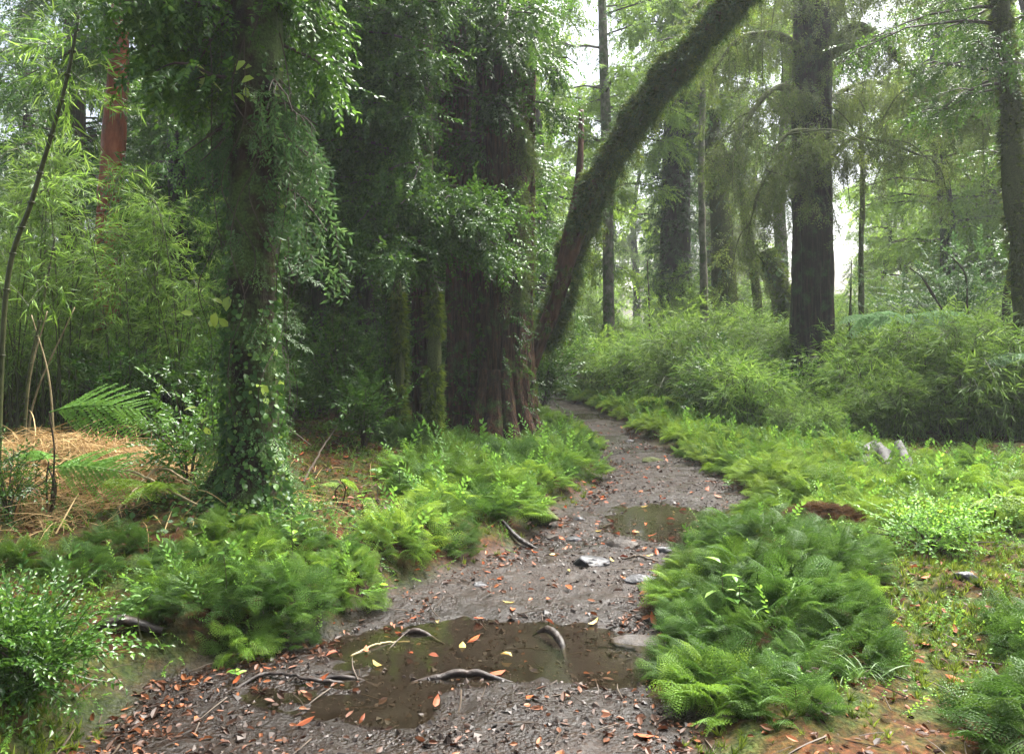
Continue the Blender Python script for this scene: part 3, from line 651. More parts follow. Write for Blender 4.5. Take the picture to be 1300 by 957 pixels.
myrtle(508, 10.4, .066, 'thinner creeper-spotted mossy trunk with glossy foliage, second from the giant tree', 6.8, G.uniform(-3.6, -.9, m), G.uniform(2.3, 6.5, m), G.uniform(.5, 1.2, m), -.12, 545)

# --- the leaning mossy trunk
def leaning_tree():
    pts = [W(655, 535, 13.2), W(672, 468, 13.1), W(700, 398, 13.0), W(722, 332, 12.9), W(748, 262, 12.7), W(793, 168, 12.3), W(848, 95, 11.9), W(916, 15, 11.4), W(990, -60, 11.0), W(1080, -150, 10.5)]
    R = [.17, .135, .12, .12, .12, .115, .11, .105, .10, .09]; b = np.array([pts[0][0], pts[0][1], h1(pts[0][0], pts[0][1]) - .1]); pts[0] = b
    root = tree_root('leaning_tree', 'thick mossy trunk leaning up and right over the path', 'tree', b)
    build('trunk', rel(tube(pts, R, 24, 160, rough=.035, flute=.15, seed=8), b), M['bark_lean'], root, smooth=True)
    stub = [W(712, 345, 12.95), W(722, 295, 12.9), W(733, 240, 12.85), W(737, 185, 12.85), W(738, 140, 12.9)]
    build('dead_branch', rel(tube(stub, [.11, .085, .06, .05, .035], 12, 50, rough=.015, seed=4), b), M['bark_lean'], root, smooth=True)
    return root, b, pts, R
root, b, pts, R = leaning_tree()
p, n, t = on_tube(pts, np.array(R) + .01, 7500, .16, 1.0)
bare = ((p[:, 2] < 3.35) & (p[:, 2] > 2.85) & (n[:, 1] < .3)) | ((p[:, 2] < 2.9) & (n[:, 1] < .6) & (n[:, 0] < .75) & (G.random(len(p)) > .05))
p, n = p[~bare], n[~bare]
lump = .55 + 1.3 * fbm(p[:, 0] * 3.2, p[:, 1] * 3.2, p[:, 2] * 3.2, 3)
off_ = np.clip(lump - .85, 0, 1)[:, None] * .15; p = p + n * off_
ms = [place_any(FR_S + SP_S[:1], n * .9 + [0, 0, -.35] + G.normal(0, .4, n.shape), p - n * .01, .46 * lump * G.uniform(.4, 1.35, len(p)), up=(0, -.5, .85), spread=.7)]
k = G.random(len(p)) < .5
ms.append(place_any(TF, n[k] + G.normal(0, .3, n[k].shape), p[k] - n[k] * .01, .10 * lump[k], spread=.6))
q_ = G.random(len(p)) < .5
sb = place_any(SP_B, n[q_] * .8 + [0, 0, -.3] + G.normal(0, .5, n[q_].shape), p[q_] + n[q_] * .02, G.uniform(.4, 1.0, q_.sum()) * lump[q_] ** .5, up=(0, -.4, .9), spread=.7); sb.mat[:] = 1; ms.append(sb)
k = (n[:, 2] < .1) & (G.random(len(p)) < .12)
hs_ = place_any(ST_MID, n[k] * .25 + [0, 0, -1] + G.normal(0, .15, n[k].shape), p[k], G.uniform(.25, .75, k.sum()), up=(0, -1, .2), spread=.5); ms.append(hs_)
k = (n[:, 2] < .25) & (G.random(len(p)) < .55)
ms.append(place_any(FR_S, n[k] * .35 + [0, 0, -1] + G.normal(0, .15, n[k].shape), p[k], G.uniform(.5, 1.3, k.sum()), up=(0, -1, .2), spread=.5))
build('moss', rel(join(ms), b), [M['moss'], M['fern_dark']], root)
# stump with a short side stick at the far foot of the leaning trunk
sp_ = gpt(690, 492)
o = tag(build('broken_stump', join([tube([(0, 0, -.1), (.01, 0, .3), (0, .02, .62)], [.16, .12, .10], 14, 30, rough=.03, seed=2), tube([(.05, 0, .2), (.25, -.05, .3), (.45, -.05, .34)], [.04, .03, .02], 8, 20, rough=.015)]), M['bark_dark'], loc=tuple(sp_), smooth=True),
        'short dark broken stump at the path edge behind the giant tree', 'stump')

# --- the dark straight tree on the right with drooping mossy boughs
def dark_tree():
    d = 17.0; x = (1031 - 650) / FPX * d; b = np.array([x, d, h1(x, d) - .2])
    root = tree_root('dark_conifer', 'dark straight furrowed conifer trunk with drooping mossy boughs right of the path', 'tree', b)
    P = [b, b + [.0, 0, .8], b + [.0, 0, 3], W(1030, 200, d), W(1031, 60, d), W(1033, -80, d), W(1035, -200, d)]; R = [.52, .44, .40, .385, .40, .37, .30]
    build('trunk', rel(tube(P, R, 64, 240, rough=.03, flute=.26, fk=14, seed=12), b), M['bark_dark'], root, smooth=True)
    def br(q, r): return tube(q, r, 8, 60, rough=.03, mat=1, seed=q[0][0])
    tb, pos, dr = [], [], []
    def bough(q, r, m, drop, sc, spread=.25, lo=.12):
        tb.append(br(q, r)); P_ = resample(q, 80); i = (G.uniform(lo, 1, m) * 79).astype(int)
        pos.append(P_[i] + G.normal(0, spread, (m, 3)) * [1, 1.2, .3]); dr.append(G.normal(0, .35, (m, 3)) + [0, 0, -drop])
        k_ = max(3, m // 30)
        for i_ in (np.linspace(lo, .98, k_) * 79).astype(int):       # thin hanging side twigs
            p0 = P_[i_]; sd = np.array([G.normal(0, .5), G.normal(0, .6), -G.uniform(.5, 1.3)]) * drop
            q2 = [p0, p0 + sd * [.6, .6, .3], p0 + sd]; tb.append(tube(q2, [.02, .006], 5, 14, mat=1)); P2 = resample(q2, 20)
            j_ = (G.uniform(.1, 1, 17) * 19).astype(int); pos.append(P2[j_] + G.normal(0, .06, (17, 3))); dr.append(G.normal(0, .4, (17, 3)) + [0, 0, -drop])
        return sc
    bough([W(1030, 70, d), W(985, 45, d - .6), W(940, 50, d - 1), W(905, 90, d - 1.2)], [.10, .08, .06, .02], 200, 1.0, 1)
    bough([W(1030, 130, d), W(990, 110, d - 1), W(950, 150, d - 1.5), W(920, 220, d - 1.8)], [.08, .06, .045, .015], 240, 1.1, 1)
    bough([W(1030, 230, d), W(1000, 200, d - .6), W(965, 240, d - 1), W(945, 320, d - 1.2)], [.07, .05, .035, .012], 240, 1.2, 1)
    bough([W(1030, 20, d), W(990, -20, d - 1), W(930, -30, d - 2), W(880, 10, d - 2.5)], [.09, .07, .05, .02], 200, 1.0, 1)
    bough([W(1030, 190, d), W(1050, 170, d - 1), W(1000, 170, d - 1.6), W(970, 220, d - 2)], [.06, .05, .03, .01], 140, 1.1, 1)
    bough([W(1030, 110, d), W(1075, 40, d - .3), W(1110, 45, d - .6), W(1165, 95, d - 1), W(1230, 112, d - 1.3), W(1310, 80, d - 1.5)], [.13, .11, .10, .085, .065, .02], 520, .9, 1, .35)
    bough([W(1165, 95, d - 1), W(1185, 125, d - 1.2), W(1215, 140, d - 1.4), W(1250, 155, d - 1.6)], [.075, .065, .05, .02], 90, .8, 1)
    bough([W(1030, 240, d), W(1065, 190, d - .4), W(1100, 175, d - .7), W(1190, 205, d - 1.1)], [.07, .05, .035, .012], 190, 1.0, 1, .45, .35)
    bough([W(1030, 150, d), W(1080, 110, d + .6), W(1140, 110, d + 1), W(1200, 160, d + 1.2)], [.07, .05, .035, .012], 420, 1.0, 1, .4)
    bough([W(1030, 40, d), W(1080, -30, d), W(1150, -40, d - .6), W(1240, 0, d - 1)], [.09, .07, .05, .02], 520, 1.0, 1, .4)
    pos, dr = np.concatenate(pos), np.concatenate(dr)
    k_ = G.random(len(pos)) < .62; pos, dr = pos[k_], dr[k_]
    c = place_any(ST_MID, dr, pos, G.uniform(.6, 1.25, len(pos)), up=(0, -1, .2), spread=.6)
    build('crown', rel(join([c]), b), [M['conifer'], M['twig']], root)
    bt = join(tb); bt.mat[:] = 0; build('boughs', rel(bt, b), M['bark_moss'], root, smooth=True)
    P2, n, t = on_tube(P, np.array(R) + .02, 1000, 0, .8); k = fbm(P2[:, 0] * 2, P2[:, 1] * 2, P2[:, 2] * .9, 3) > .50
    k &= (P2[:, 2] < 1.9) | (P2[:, 2] > 4.2) | (G.random(len(P2)) < .25)
    build('climbing_ferns', rel(place_any(SP_S, n[k] * .8 + [0, 0, -.6] + G.normal(0, .3, n[k].shape), P2[k], G.uniform(.8, 1.6, k.sum()), spread=.5), b), [M['conifer_blue']], root)
dark_tree()

# --- other single trunks: (name, label, category, px list, d, radius list, bark, moss tufts, ...)
def pole_tree(name, label, cat, pix, d, R, bark, moss=0, leafy=0, crown=None, rough=.02, sides=16, group=None, mosst=None, lsc=1.0, lmat='conifer_blue', ltm=None):
    pts = [W(px, py, d) for px, py in pix]; b = np.array([pts[0][0], d, h1(pts[0][0], d) - .15]); pts = [b] + pts[1:] if pts[0][2] - b[2] < .3 else [b] + pts
    R = [R[0] * 1.15] + list(R) if len(pts) > len(pix) else R
    root = tree_root(name, label, cat, b, group)
    build('trunk', rel(tube(pts, R, sides, 110, rough=rough, flute=.12, seed=pix[0][0]), b), M[bark], root, smooth=True)
    if moss:
        p, n, t = on_tube(pts, R, moss, .02, .98); k = fbm(p[:, 0] * 3, p[:, 1] * 3, p[:, 2] * 2, 3) > .40
        build('moss', rel(place_any(mosst or TF, n[k] + [0, 0, -.4] + G.normal(0, .3, n[k].shape), p[k], G.uniform(.05, .14, k.sum()) * lsc, spread=.6), b), M['moss'], root)
    if leafy:
        p, n, t = on_tube(pts, R, leafy, .05, 1); k = fbm(p[:, 0], p[:, 1], p[:, 2] * .7, 3) > .40
        build('climbing_leaves', rel(place_any(ltm or SP_MID, n[k] + [0, 0, -.5] + G.normal(0, .4, n[k].shape), p[k], G.uniform(.6, 1.2, k.sum()) * lsc, spread=.4), b), [M[lmat], M['twig']], root)
    if crown:
        lo, hi, m, l0, l1, tm, sc, mat = crown
        u = G.uniform(lo, hi, m); zz = np.linspace(0, 1, len(pts)); st = [np.array([np.interp(a, zz, [q[c] for q in pts]) for c in range(3)]) for a in u]
        tb, pos, dr = boughs(G, st, G.uniform(0, 6.28, m), G.uniform(l0, l1, m), .3, .8, .025, 14, .5)
        build('crown', rel(join([tb, place_any(tm, dr, pos, G.uniform(.7, 1.2, len(pos)) * sc, spread=.4)]), b), [M[mat], M['twig']], root)
    return root
pole_tree('mossy_tree', 'thin wavy moss-furred tree near the right edge above the thicket', 'tree', [(1303, 470), (1301, 400), (1296, 310), (1287, 230), (1284, 130), (1274, 60), (1270, 0), (1262, -120)], 12.0, [.16, .15, .15, .15, .14, .12, .12, .09], 'bark_moss', 1800, crown=(.62, 1, 26, .8, 1.8, SP, 1.0, 'broad'), rough=.03)
pole_tree('sapling', 'thin dark crooked stem at the foot of the moss-furred edge tree', 'tree', [(1280, 500), (1277, 400), (1284, 340), (1292, 300), (1310, 240)], 14, [.07, .065, .05, .04, .02], 'bark_dark', 100)
pole_tree('straight_tree', 'slim straight grey-brown trunk seen under the leaning mossy trunk', 'tree', [(773, 420), (772, 330), (771, 240), (768, 120), (762, -60)], 22, [.17, .15, .14, .13, .10], 'bark_pale', 0, 160, (.6, 1, 26, 1, 2.4, SP_FAR, .8, 'far'))
pole_tree('ivy_tree', 'broad leaf-covered trunk fading into mist past the leaning trunk', 'tree', [(858, 360), (858, 250), (860, 140), (862, 20), (864, -120)], 25, [.50, .44, .42, .40, .34], 'bark_dark', 0, 1400, (.6, 1, 44, 1.5, 3.2, SP_FAR, 1, 'far'), lsc=1.2, ltm=SP_FAR, lmat='conifer_blue')
pole_tree('pale_tree', 'very thin pale mottled trunk beside the leaf-covered broad one', 'tree', [(894, 380), (892, 300), (890, 200), (892, 120), (890, 30), (888, -100)], 20, [.10, .085, .08, .075, .07, .05], 'bark_pale', 0, 40, (.7, 1, 14, 1, 2, SP_FAR, .7, 'far'))
pole_tree('mossy_trunk_tree', 'mossy forked trunk in the mist, green furred on its lower half', 'tree', [(920, 390), (918, 320), (914, 260), (906, 190), (900, 100), (898, -60)], 23, [.36, .32, .30, .26, .24, .18], 'bark_moss', 900, 500, (.6, 1, 20, 1, 2.4, SP_FAR, .9, 'far'), lsc=1.0)
pole_tree('slanted_tree', 'yellow-mossed slanting limb crossing the mist between two trunks', 'tree', [(962, 390), (945, 265), (928, 215), (905, 165), (870, 100)], 24, [.14, .13, .12, .11, .08], 'bark_moss', 500, 0)
pole_tree('pale_tree', 'pale pinkish trunk just left of the dark furrowed conifer', 'tree', [(994, 400), (992, 330), (990, 260), (996, 180), (1000, 60), (1004, -80)], 26, [.22, .20, .19, .19, .17, .12], 'bark_pale', 0, 120, (.6, 1, 26, 1, 2.6, SP_FAR, 1, 'far'))
pole_tree('leaning_stump', 'short leaning yellow-mossed stump at the foot of the dark conifer', 'stump', [(1000, 400), (990, 368), (978, 335), (970, 318)], 21, [.36, .30, .26, .18], 'bark_moss', 900, 60)
pole_tree('red_tree', 'orange-red smooth trunk glowing among dark leaves at upper left', 'tree', [(138, 330), (142, 230), (145, 170), (150, 100), (152, 40), (158, -100)], 13, [.20, .185, .17, .155, .145, .11], 'bark_orange', 0, 60, (.75, 1, 22, .8, 2.0, SP_MID, 1, 'broad'))
pole_tree('dark_tree', 'thin dark trunk in shade just right of the vine-clad tree', 'tree', [(405, 520), (405, 400), (402, 300), (404, 120), (400, -60)], 13, [.13, .11, .105, .10, .08], 'bark_dark', 260, 0, (.5, 1, 30, .7, 1.8, SP_MID, 1, 'broad'))
pole_tree('dark_tree', 'dim trunk in shade midway between the vine-clad and giant trees', 'tree', [(462, 520), (464, 400), (460, 200), (466, -60)], 14, [.16, .14, .13, .11], 'bark_dark', 200, 120, (.45, 1, 34, .8, 2.0, SP_MID, 1, 'broad'))
pole_tree('dark_tree', 'dim leafy trunk at upper left behind the bamboo thicket', 'tree', [(90, 380), (92, 250), (95, 120), (90, -60)], 17, [.24, .22, .21, .17], 'bark_dark', 0, 300, (.5, 1, 38, 1, 2.8, SP_MID, 1.2, 'broad'))
pole_tree('dark_tree', 'dark trunk half hidden by leaves left of the vine-clad tree', 'tree', [(222, 420), (226, 300), (224, 150), (230, -60)], 12, [.15, .13, .12, .1], 'bark_dark', 0, 200, (.4, 1, 24, .4, .8, SP_MID, 1, 'broad'), ltm=SP)
pole_tree('sapling', 'straight slim dark sapling rising just right of the dark conifer', 'tree', [(1077, 540), (1077, 470), (1079, 410), (1081, 330)], 16, [.065, .05, .035, .008], 'bark_moss', 60, 160, lsc=.6)
pole_tree('sapling', 'thin straight mossy pole reaching the boughs right of the dark conifer', 'tree', [(1094, 440), (1093, 330), (1095, 240), (1093, 160)], 19, [.065, .06, .055, .05], 'bark_moss', 200, 30, lsc=.6)
pole_tree('sapling', 'crooked bare sapling bending left above the right-hand thicket', 'tree', [(1218, 440), (1200, 400), (1183, 372), (1170, 352), (1155, 340)], 15, [.024, .02, .018, .014, .008], 'twig', 0, 26, lsc=.5)
pole_tree('sapling', 'forked thin sapling with an upright stem above the right-hand thicket', 'tree', [(1228, 440), (1228, 390), (1226, 350), (1212, 330), (1198, 318)], 15, [.024, .022, .018, .014, .007], 'twig', 0, 26, lsc=.5)
pole_tree('sapling', 'slim whip sapling standing in light beyond the bend of the path', 'tree', [(826, 450), (824, 390), (822, 330)], 19, [.03, .022, .01], 'twig', 0, 40, lsc=.5)
# ------------------------------------------------------------------ forest behind: whole trees, copied
def forest_proto(seed, h, r, z0, cr, nb, tm, sc, mat, per=9, bark='bark_dark', rise=.3, droop=.7):
    g = np.random.default_rng(seed)
    root = thing('forest_tree', 'tree', 'tree')
    P = [(0, 0, -.4), (.1 * g.normal(), .1 * g.normal(), h * .3), (.2 * g.normal(), .2 * g.normal(), h * .65), (.3 * g.normal(), 0, h)]
    build('trunk', tube(P, [r * 1.3, r, r * .75, r * .25], 10, 50, rough=.03, seed=seed), M[bark], root, smooth=True)
    z = g.uniform(z0, h, nb); st = [np.array([np.interp(a, [q[2] for q in P], [q[c] for q in P]) for c in range(3)]) for a in z]
    ln = cr * (1 - .55 * (z - z0) / (h - z0)) * g.uniform(.6, 1.15, nb)
    tb, pos, dr = boughs(g, st, g.uniform(0, 6.28, nb), ln, rise, droop, .03, per, .35, 4)
    build('crown', join([tb, place_any(tm, dr, pos, g.uniform(.7, 1.25, len(pos)) * sc, spread=.4)]), [M[mat], M['twig']], root)
    return root
FP = Spread([forest_proto(1, 11, .20, 1.6, 2.6, 46, SP_FAR, 1.0, 'far'), forest_proto(2, 14, .26, 2.5, 3.2, 52, SP_FAR, 1.1, 'far'),
             forest_proto(3, 13, .22, 1.2, 2.2, 56, ST_FAR, 1.0, 'conifer', 8, rise=.05, droop=.9), forest_proto(4, 7, .10, .6, 2.2, 40, SP_FAR, .9, 'far', 10),
             forest_proto(5, 10, .16, 1.0, 2.4, 54, SP_MID, 1.2, 'broad', 14)])
def forest(lst, label, group, kinds, g, smin=.8, smax=1.25):
    ds = sorted(q[1] for q in lst); base = label, group
    for px, d in lst:
        row = 'nearest row' if d <= ds[len(ds) // 3] else 'middle depth' if d <= ds[2 * len(ds) // 3] else 'deepest row'
        label, group = base[0] + ', ' + row, base[1] + ', ' + row
        x = (px - 650) / FPX * d
        FP.put(int(g.choice(kinds)), (x, d, h1(x, d)), g.uniform(0, 6.28), g.uniform(smin, smax), label, group)
g = np.random.default_rng(5)
forest([(30, 24), (255, 24), (330, 19), (390, 23), (440, 18), (500, 22), (560, 19), (60, 38), (165, 36), (290, 28), (375, 30), (470, 29), (540, 27)],
       'dark leafy tree in dim forest behind the vine-clad tree', 'dim trees behind the vine-clad tree', [4, 0, 4, 1], g)
forest([(350, 15.5), (520, 15.5), (600, 16.5), (280, 14.5)], 'glossy dark leafy tree crowding the shade between the left trunks', 'glossy trees among the left trunks', [4], g)
forest([(705, 40), (945, 52), (778, 58), (808, 50), (835, 64), (905, 38), (960, 46), (690, 24), (655, 28), (890, 62), (735, 70)],
       'pale green tree in the bright mist beyond the bend of the path', 'misty trees beyond the path', [0, 1, 3, 1, 2], g)
forest([(1275, 36), (1120, 34), (1200, 27), (1235, 33), (1150, 36), (1215, 40), (1260, 30), (1300, 26), (1310, 34), (1180, 56), (1290, 54), (1370, 28), (1130, 70), (1240, 75)],
       'pale green tree in the mist behind the right-hand thicket', 'misty trees behind the right thicket', [0, 3, 1, 3, 2], g)
forest([(1420, 16)], 'leafy tree hanging over the right edge of the thicket', 'trees at the right edge', [4, 0], g)
FP.drop_unused()

# ------------------------------------------------------------------ thickets of bamboo
def bamboo_proto(seed, nc, h, spread, arch, per, sc=1.0):
    g = np.random.default_rng(seed); root = thing('bamboo_shrub', 'x', 'bamboo'); tb, pos, dr = [], [], []
    for k in range(nc):
        a = g.uniform(0, 6.28); hh = h * g.uniform(.5, 1.1); base = np.array([g.normal(0, spread * .25), g.normal(0, spread * .25), -.1])
        o = np.array([math.cos(a), math.sin(a), 0]) * spread * g.uniform(.3, 1.1)
        q = [base, base + o * .15 + [0, 0, hh * .5], base + o * .55 + [0, 0, hh * .92], base + o * 1.15 + [0, 0, hh * (1 - arch * g.uniform(.3, 1))]]
        tb.append(tube(q, [.009, .007, .003], 4, 14, mat=0)); P_ = resample(q, 60); m = int(per * hh)
        i = (g.uniform(.18, 1, m) ** .8 * 59).astype(int); pos.append(P_[i] + g.normal(0, .03, (m, 3))); dr.append(norm(o + 1e-6) * .3 + g.normal(0, .7, (m, 3)) + [0, 0, -.1])
    build('culms', join(tb), M['culm'], root)
    pos, dr = np.concatenate(pos), np.concatenate(dr)
    build('foliage', place_any(BS, dr, pos, g.uniform(.7, 1.3, len(pos)) * sc, spread=.4), [M['bamboo'], M['culm']], root)
    return root
BP = Spread([bamboo_proto(1, 22, 1.7, .75, .45, 19, 1.35), bamboo_proto(2, 26, 1.5, .85, .5, 18, 1.5), bamboo_proto(3, 18, 2.6, .8, .3, 18, 1.2), bamboo_proto(4, 16, 3.6, 1.0, .28, 15, 1.25), bamboo_proto(5, 20, 1.2, .7, .6, 22, 1.4)])
def thicket(spots, label, group, kinds, g, s0=.8, s1=1.2):
    ds = sorted(q[1] for q in spots); third = ds[len(ds) // 3], ds[2 * len(ds) // 3]
    for x, y, z in spots:
        if 965 < 650 + x / y * FPX < 1085 and y < 16.7 and x > 0:
            if y > 14: continue
            s0_, s1_ = .35, .55
        else: s0_, s1_ = s0, s1
        row = 'front row' if y <= third[0] else 'middle row' if y <= third[1] else 'back row'
        px = 650 + x / y * FPX
        by = ('below the red trunk' if px < 200 else 'beside the vine-clad tree') if px < 560 else 'left of the dark conifer' if px < 985 else 'around the dark conifer' if px < 1090 else 'left of the mossy edge tree'
        BP.put(int(g.choice(kinds)), (x, y, z), g.uniform(0, 6.28), g.uniform(s0_, s1_), label + ', ' + row + ' ' + by, group + ', ' + row + ', ' + by)
g = np.random.default_rng(9)
def boxspots(x0, x1, y0, y1, n, mind, seed, clear=.5):
    return scatter_zone([(-900, -900), (2200, -900), (2200, 1600), (-900, 1600)], (x0, x1, y0, y1), n, mind, seed, clear)
Rz = [(690, 470), (840, 520), (950, 545), (1100, 585), (1180, 600), (1420, 610), (1420, 300), (690, 300)]
thicket(scatter_zone(Rz, (1.2, 13, 12.3, 20), 62, .85, 3, .7), 'light green bamboo bush right of the path', 'bamboo bushes of the right thicket', [0, 1, 1, 4], g, .6, 1.08)
thicket(scatter_zone(Rz, (1.5, 20, 20, 32), 44, 1.5, 4, .7), 'misty bamboo bush in the far thicket', 'far bamboo bushes', [0, 1, 2], g, .8, 1.25)
thicket([(x, y, h1(x, y)) for x, y in ((5.2, 12.0), (6.1, 11.4), (7.0, 11.2), (8.0, 11.3), (7.6, 12.5), (6.6, 12.6), (9.2, 12), (8.8, 13.2))],
        'taller bamboo bush near the right edge', 'bamboo bushes at the right edge', [0, 2, 1], g, .75, 1.05)
thicket([q for q in boxspots(-11, -4.2, 9.2, 13.5, 26, .95, 6) if not (105 < 650 + q[0] / q[1] * FPX < 180 and q[1] < 13)], 'pale bamboo clump behind the big fern', 'bamboo clumps of the left thicket', [2, 3, 2, 0], g, .75, 1.0)
thicket(boxspots(-14, -2.2, 13.5, 19, 30, 1.2, 7), 'dim bamboo clump in deep shade', 'dim bamboo clumps behind', [2, 3, 0], g, .8, 1.15)
thicket(scatter_zone([(820, 520), (960, 555), (1100, 592), (1400, 625), (1400, 560), (820, 480)], (2.2, 9.5, 10.6, 13.2), 22, .6, 44, .9), 'low bamboo bush fronting the right thicket', 'low bamboo at the thicket edge', [4, 1, 4], g, .55, .9)
BP.drop_unused()
# single leaning bamboo culm at the left edge
def culm(pix, d, r, label, n, u0):
    pts = [W(px, py, d) for px, py in pix]; b = pts[0].copy(); b[2] = h1(b[0], d) - .1; pts[0] = b
    root = thing('bamboo_culm', label, 'bamboo', tuple(b)); tb = [tube(pts, [r, r * .9, r * .5], 8, 60)]
    for u in np.linspace(.1, .95, 12):
        p_ = resample(pts, 100)[int(u * 99)]; tb.append(tube([p_ - [0, 0, .006], p_ + [0, 0, .006]], [r * 1.35, r * 1.35], 8, 2))
    build('stalk', rel(join(tb), b), M['culm'], root, smooth=True)
    P_ = resample(pts, 100); i = (G.uniform(u0, 1, n) * 99).astype(int); dr = G.normal(0, .8, (n, 3)) + [0, 0, -.1]
    ps = P_[i] + norm(dr) * G.uniform(0, .35, (n, 1)); build('foliage', rel(place_any(BS, dr, ps, G.uniform(.8, 1.4, n), spread=.4), b), [M['bamboo'], M['culm']], root)
culm([(-5, 520), (8, 370), (42, 250), (82, 112), (100, 20)], 5.6, .018, 'long leaning green-brown bamboo culm at the left edge', 60, .70)
culm([(28, 580), (36, 480), (52, 400), (70, 300)], 7.6, .014, 'pale bamboo cane standing left of the big fern fronds', 14, .6)
# dry pale canes
for k, (q, d) in enumerate([([(30, 590), (38, 480), (60, 395)], 8.2), ([(70, 560), (62, 480), (40, 400)], 8.0), ([(32, 560), (46, 500), (95, 390)], 8.3)]):
    pts = [W(px, py, d) for px, py in q]; pts[0][2] = h1(pts[0][0], d) - .05
    tag(build('dead_cane', rel(tube(pts, [.012, .010, .005], 6, 20), pts[0]), M['cane'], loc=tuple(pts[0]), smooth=True),
        ('upright pale dry cane in the left thicket, nearly straight', 'pale dry cane tilting left across the left thicket', 'pale dry cane tilting right out of the left thicket')[k], 'cane')

# ------------------------------------------------------------------ fern clumps
def clump_proto(seed, n, rad, sc, mat, hgt=.18, tm=FR, mix=0):
    g = np.random.default_rng(seed); n = int(n * 1.25); a = g.uniform(0, 6.28, n); rr = rad * np.sqrt(g.random(n)) * .9; lump = .6 + .8 * fbm(np.cos(a) * rr * 9 + seed, np.sin(a) * rr * 9, oct=2)
    pos = np.stack([np.cos(a) * rr, np.sin(a) * rr, hgt * lump * (1 - (rr / rad)**2) * g.uniform(.2, 1.1, n)], 1); el = g.uniform(.0, 1.2, n) * (1.15 - .6 * rr / rad)
    dr = np.stack([np.cos(a) * .8 + g.normal(0, .6, n), np.sin(a) * .8 + g.normal(0, .6, n), el], 1)
    m = n // 5; t2 = place_any(FR_W, dr[:m] + [0, 0, .3], pos[:m], g.uniform(.6, 1.1, m) * sc, spread=.5)
    mx = None
    if mix:
        mx = place_any(SP_S + SP[:1], dr[:mix] * .6 + [0, 0, .5], pos[:mix] * 1.05 + [0, 0, .02], g.uniform(.5, .9, mix), spread=.5); mx.mat[:] = 1
    dd = n // 18; de = place_any(FR_W, dr[-dd:] * [1, 1, .2] - [0, 0, .3], pos[-dd:] * [1.1, 1.1, .5], g.uniform(.5, .9, dd) * sc, spread=.5); de.mat[:] = 2
    o = build('fern_clump', join([mx, de, place_any(tm, dr[m:], pos[m:], g.uniform(.6, 1.3, n - m) * sc, roll=g.normal(0, .6, n - m), spread=.6), t2]), [M[mat], M['broad_light'], M['moss_brown']]); o['category'] = 'fern'; return o
FC = Spread([clump_proto(1, 95, .26, 1.0, 'fern'), clump_proto(2, 70, .24, .9, 'fern', mix=26), clump_proto(3, 95, .27, 1.0, 'fern_dark'), clump_proto(4, 80, .26, .95, 'fern_light', mix=30), clump_proto(5, 110, .30, 1.0, 'fern_light'),
             clump_proto(6, 85, .27, 1.0, 'fern_dark', .24, mix=14)])
def ferns(spots, label, group, kinds, g, s0=.75, s1=1.2):
    for x, y, z in spots:
        k = int(g.choice(kinds)); d = float(path_d(np.array([x]), np.array([y]))[0])
        size = ('mixed herb and fern clump', 'fern clump')[0 if k in (1, 3) else 1]
        row = 'overhanging the mud' if d < .38 else ('one row behind' if d < .75 else 'well back')
        by = 'beside the near puddle' if y < 5.2 else 'beside the slate slab' if y < 6.7 else 'by the far puddle' if y < 8.2 else 'near the bend' if y < 11.5 else 'past the bend'
        FC.put(k, (x, y, z - .03), g.uniform(0, 6.28), g.uniform(s0, s1), label.replace('fern clump', size) + ' ' + (row + ' ' + by), group + ', ' + size + ', ' + row + ', ' + by, (g.normal(0, .12), g.normal(0, .12)))
g = np.random.default_rng(21)
A_ = [(515, 575), (560, 555), (690, 560), (735, 560), (775, 600), (772, 640), (700, 672), (620, 705), (560, 748), (485, 750), (490, 690), (540, 640), (505, 610)]
ferns(scatter_zone(A_, (-3, 2, 5, 12), 74, .25, 11, .22), 'fern clump below giant tree', 'ferns below the giant tree', [0, 1, 1, 3, 2], g, .55, 1.25)
ferns(scatter_zone([(660, 480), (720, 520), (760, 570), (690, 570), (640, 560)], (-.4, 1.6, 10.3, 14), 12, .28, 12, .05), 'fern clump on giant roots', 'ferns on the giant tree roots', [0, 1, 3], g, .8, 1.1)
ferns(scatter_zone([(180, 745), (255, 690), (330, 668), (440, 690), (450, 745), (400, 805), (250, 835), (170, 800)], (-3, -.8, 4, 6.3), 36, .19, 13, .02), 'dark fern clump under vine-clad tree', 'ferns at the vine-clad tree', [2, 5, 0, 1], g, .45, .85)
ferns(scatter_zone([(825, 790), (850, 730), (950, 670), (1060, 640), (1112, 700), (1085, 850), (1060, 895), (880, 895), (850, 850)], (.5, 2.8, 3, 5.8), 40, .19, 14, .03), 'dark hummock fern clump', 'ferns on the right hummock', [2, 5, 2, 0], g, .6, .95)
D_ = [(690, 492), (760, 500), (860, 520), (1000, 565), (1120, 625), (1330, 665), (1330, 705), (1180, 715), (1110, 690), (1040, 640), (955, 655), (915, 610), (845, 582), (770, 556), (705, 522)]
ferns(scatter_zone(D_, (.5, 6, 6, 22), 96, .29, 15, .20), 'bright fern clump right of path', 'light ferns along the right bank', [3, 4, 3, 0], g, .8, 1.25)
ferns(scatter_zone([(1270, 880), (1275, 810), (1310, 775), (1400, 760), (1400, 960), (1230, 960)], (1.8, 4, 3, 5.6), 8, .2, 16, .03), 'dark corner fern clump', 'ferns at the lower right', [2, 5], g, .7, 1.05)
ferns(scatter_zone([(1000, 540), (1100, 575), (1300, 600), (1300, 660), (1120, 620)], (2.5, 8, 7, 12.5), 26, .4, 17, .3), 'light fern clump before thicket', 'ferns before the right thicket', [3, 0], g, .9, 1.3)
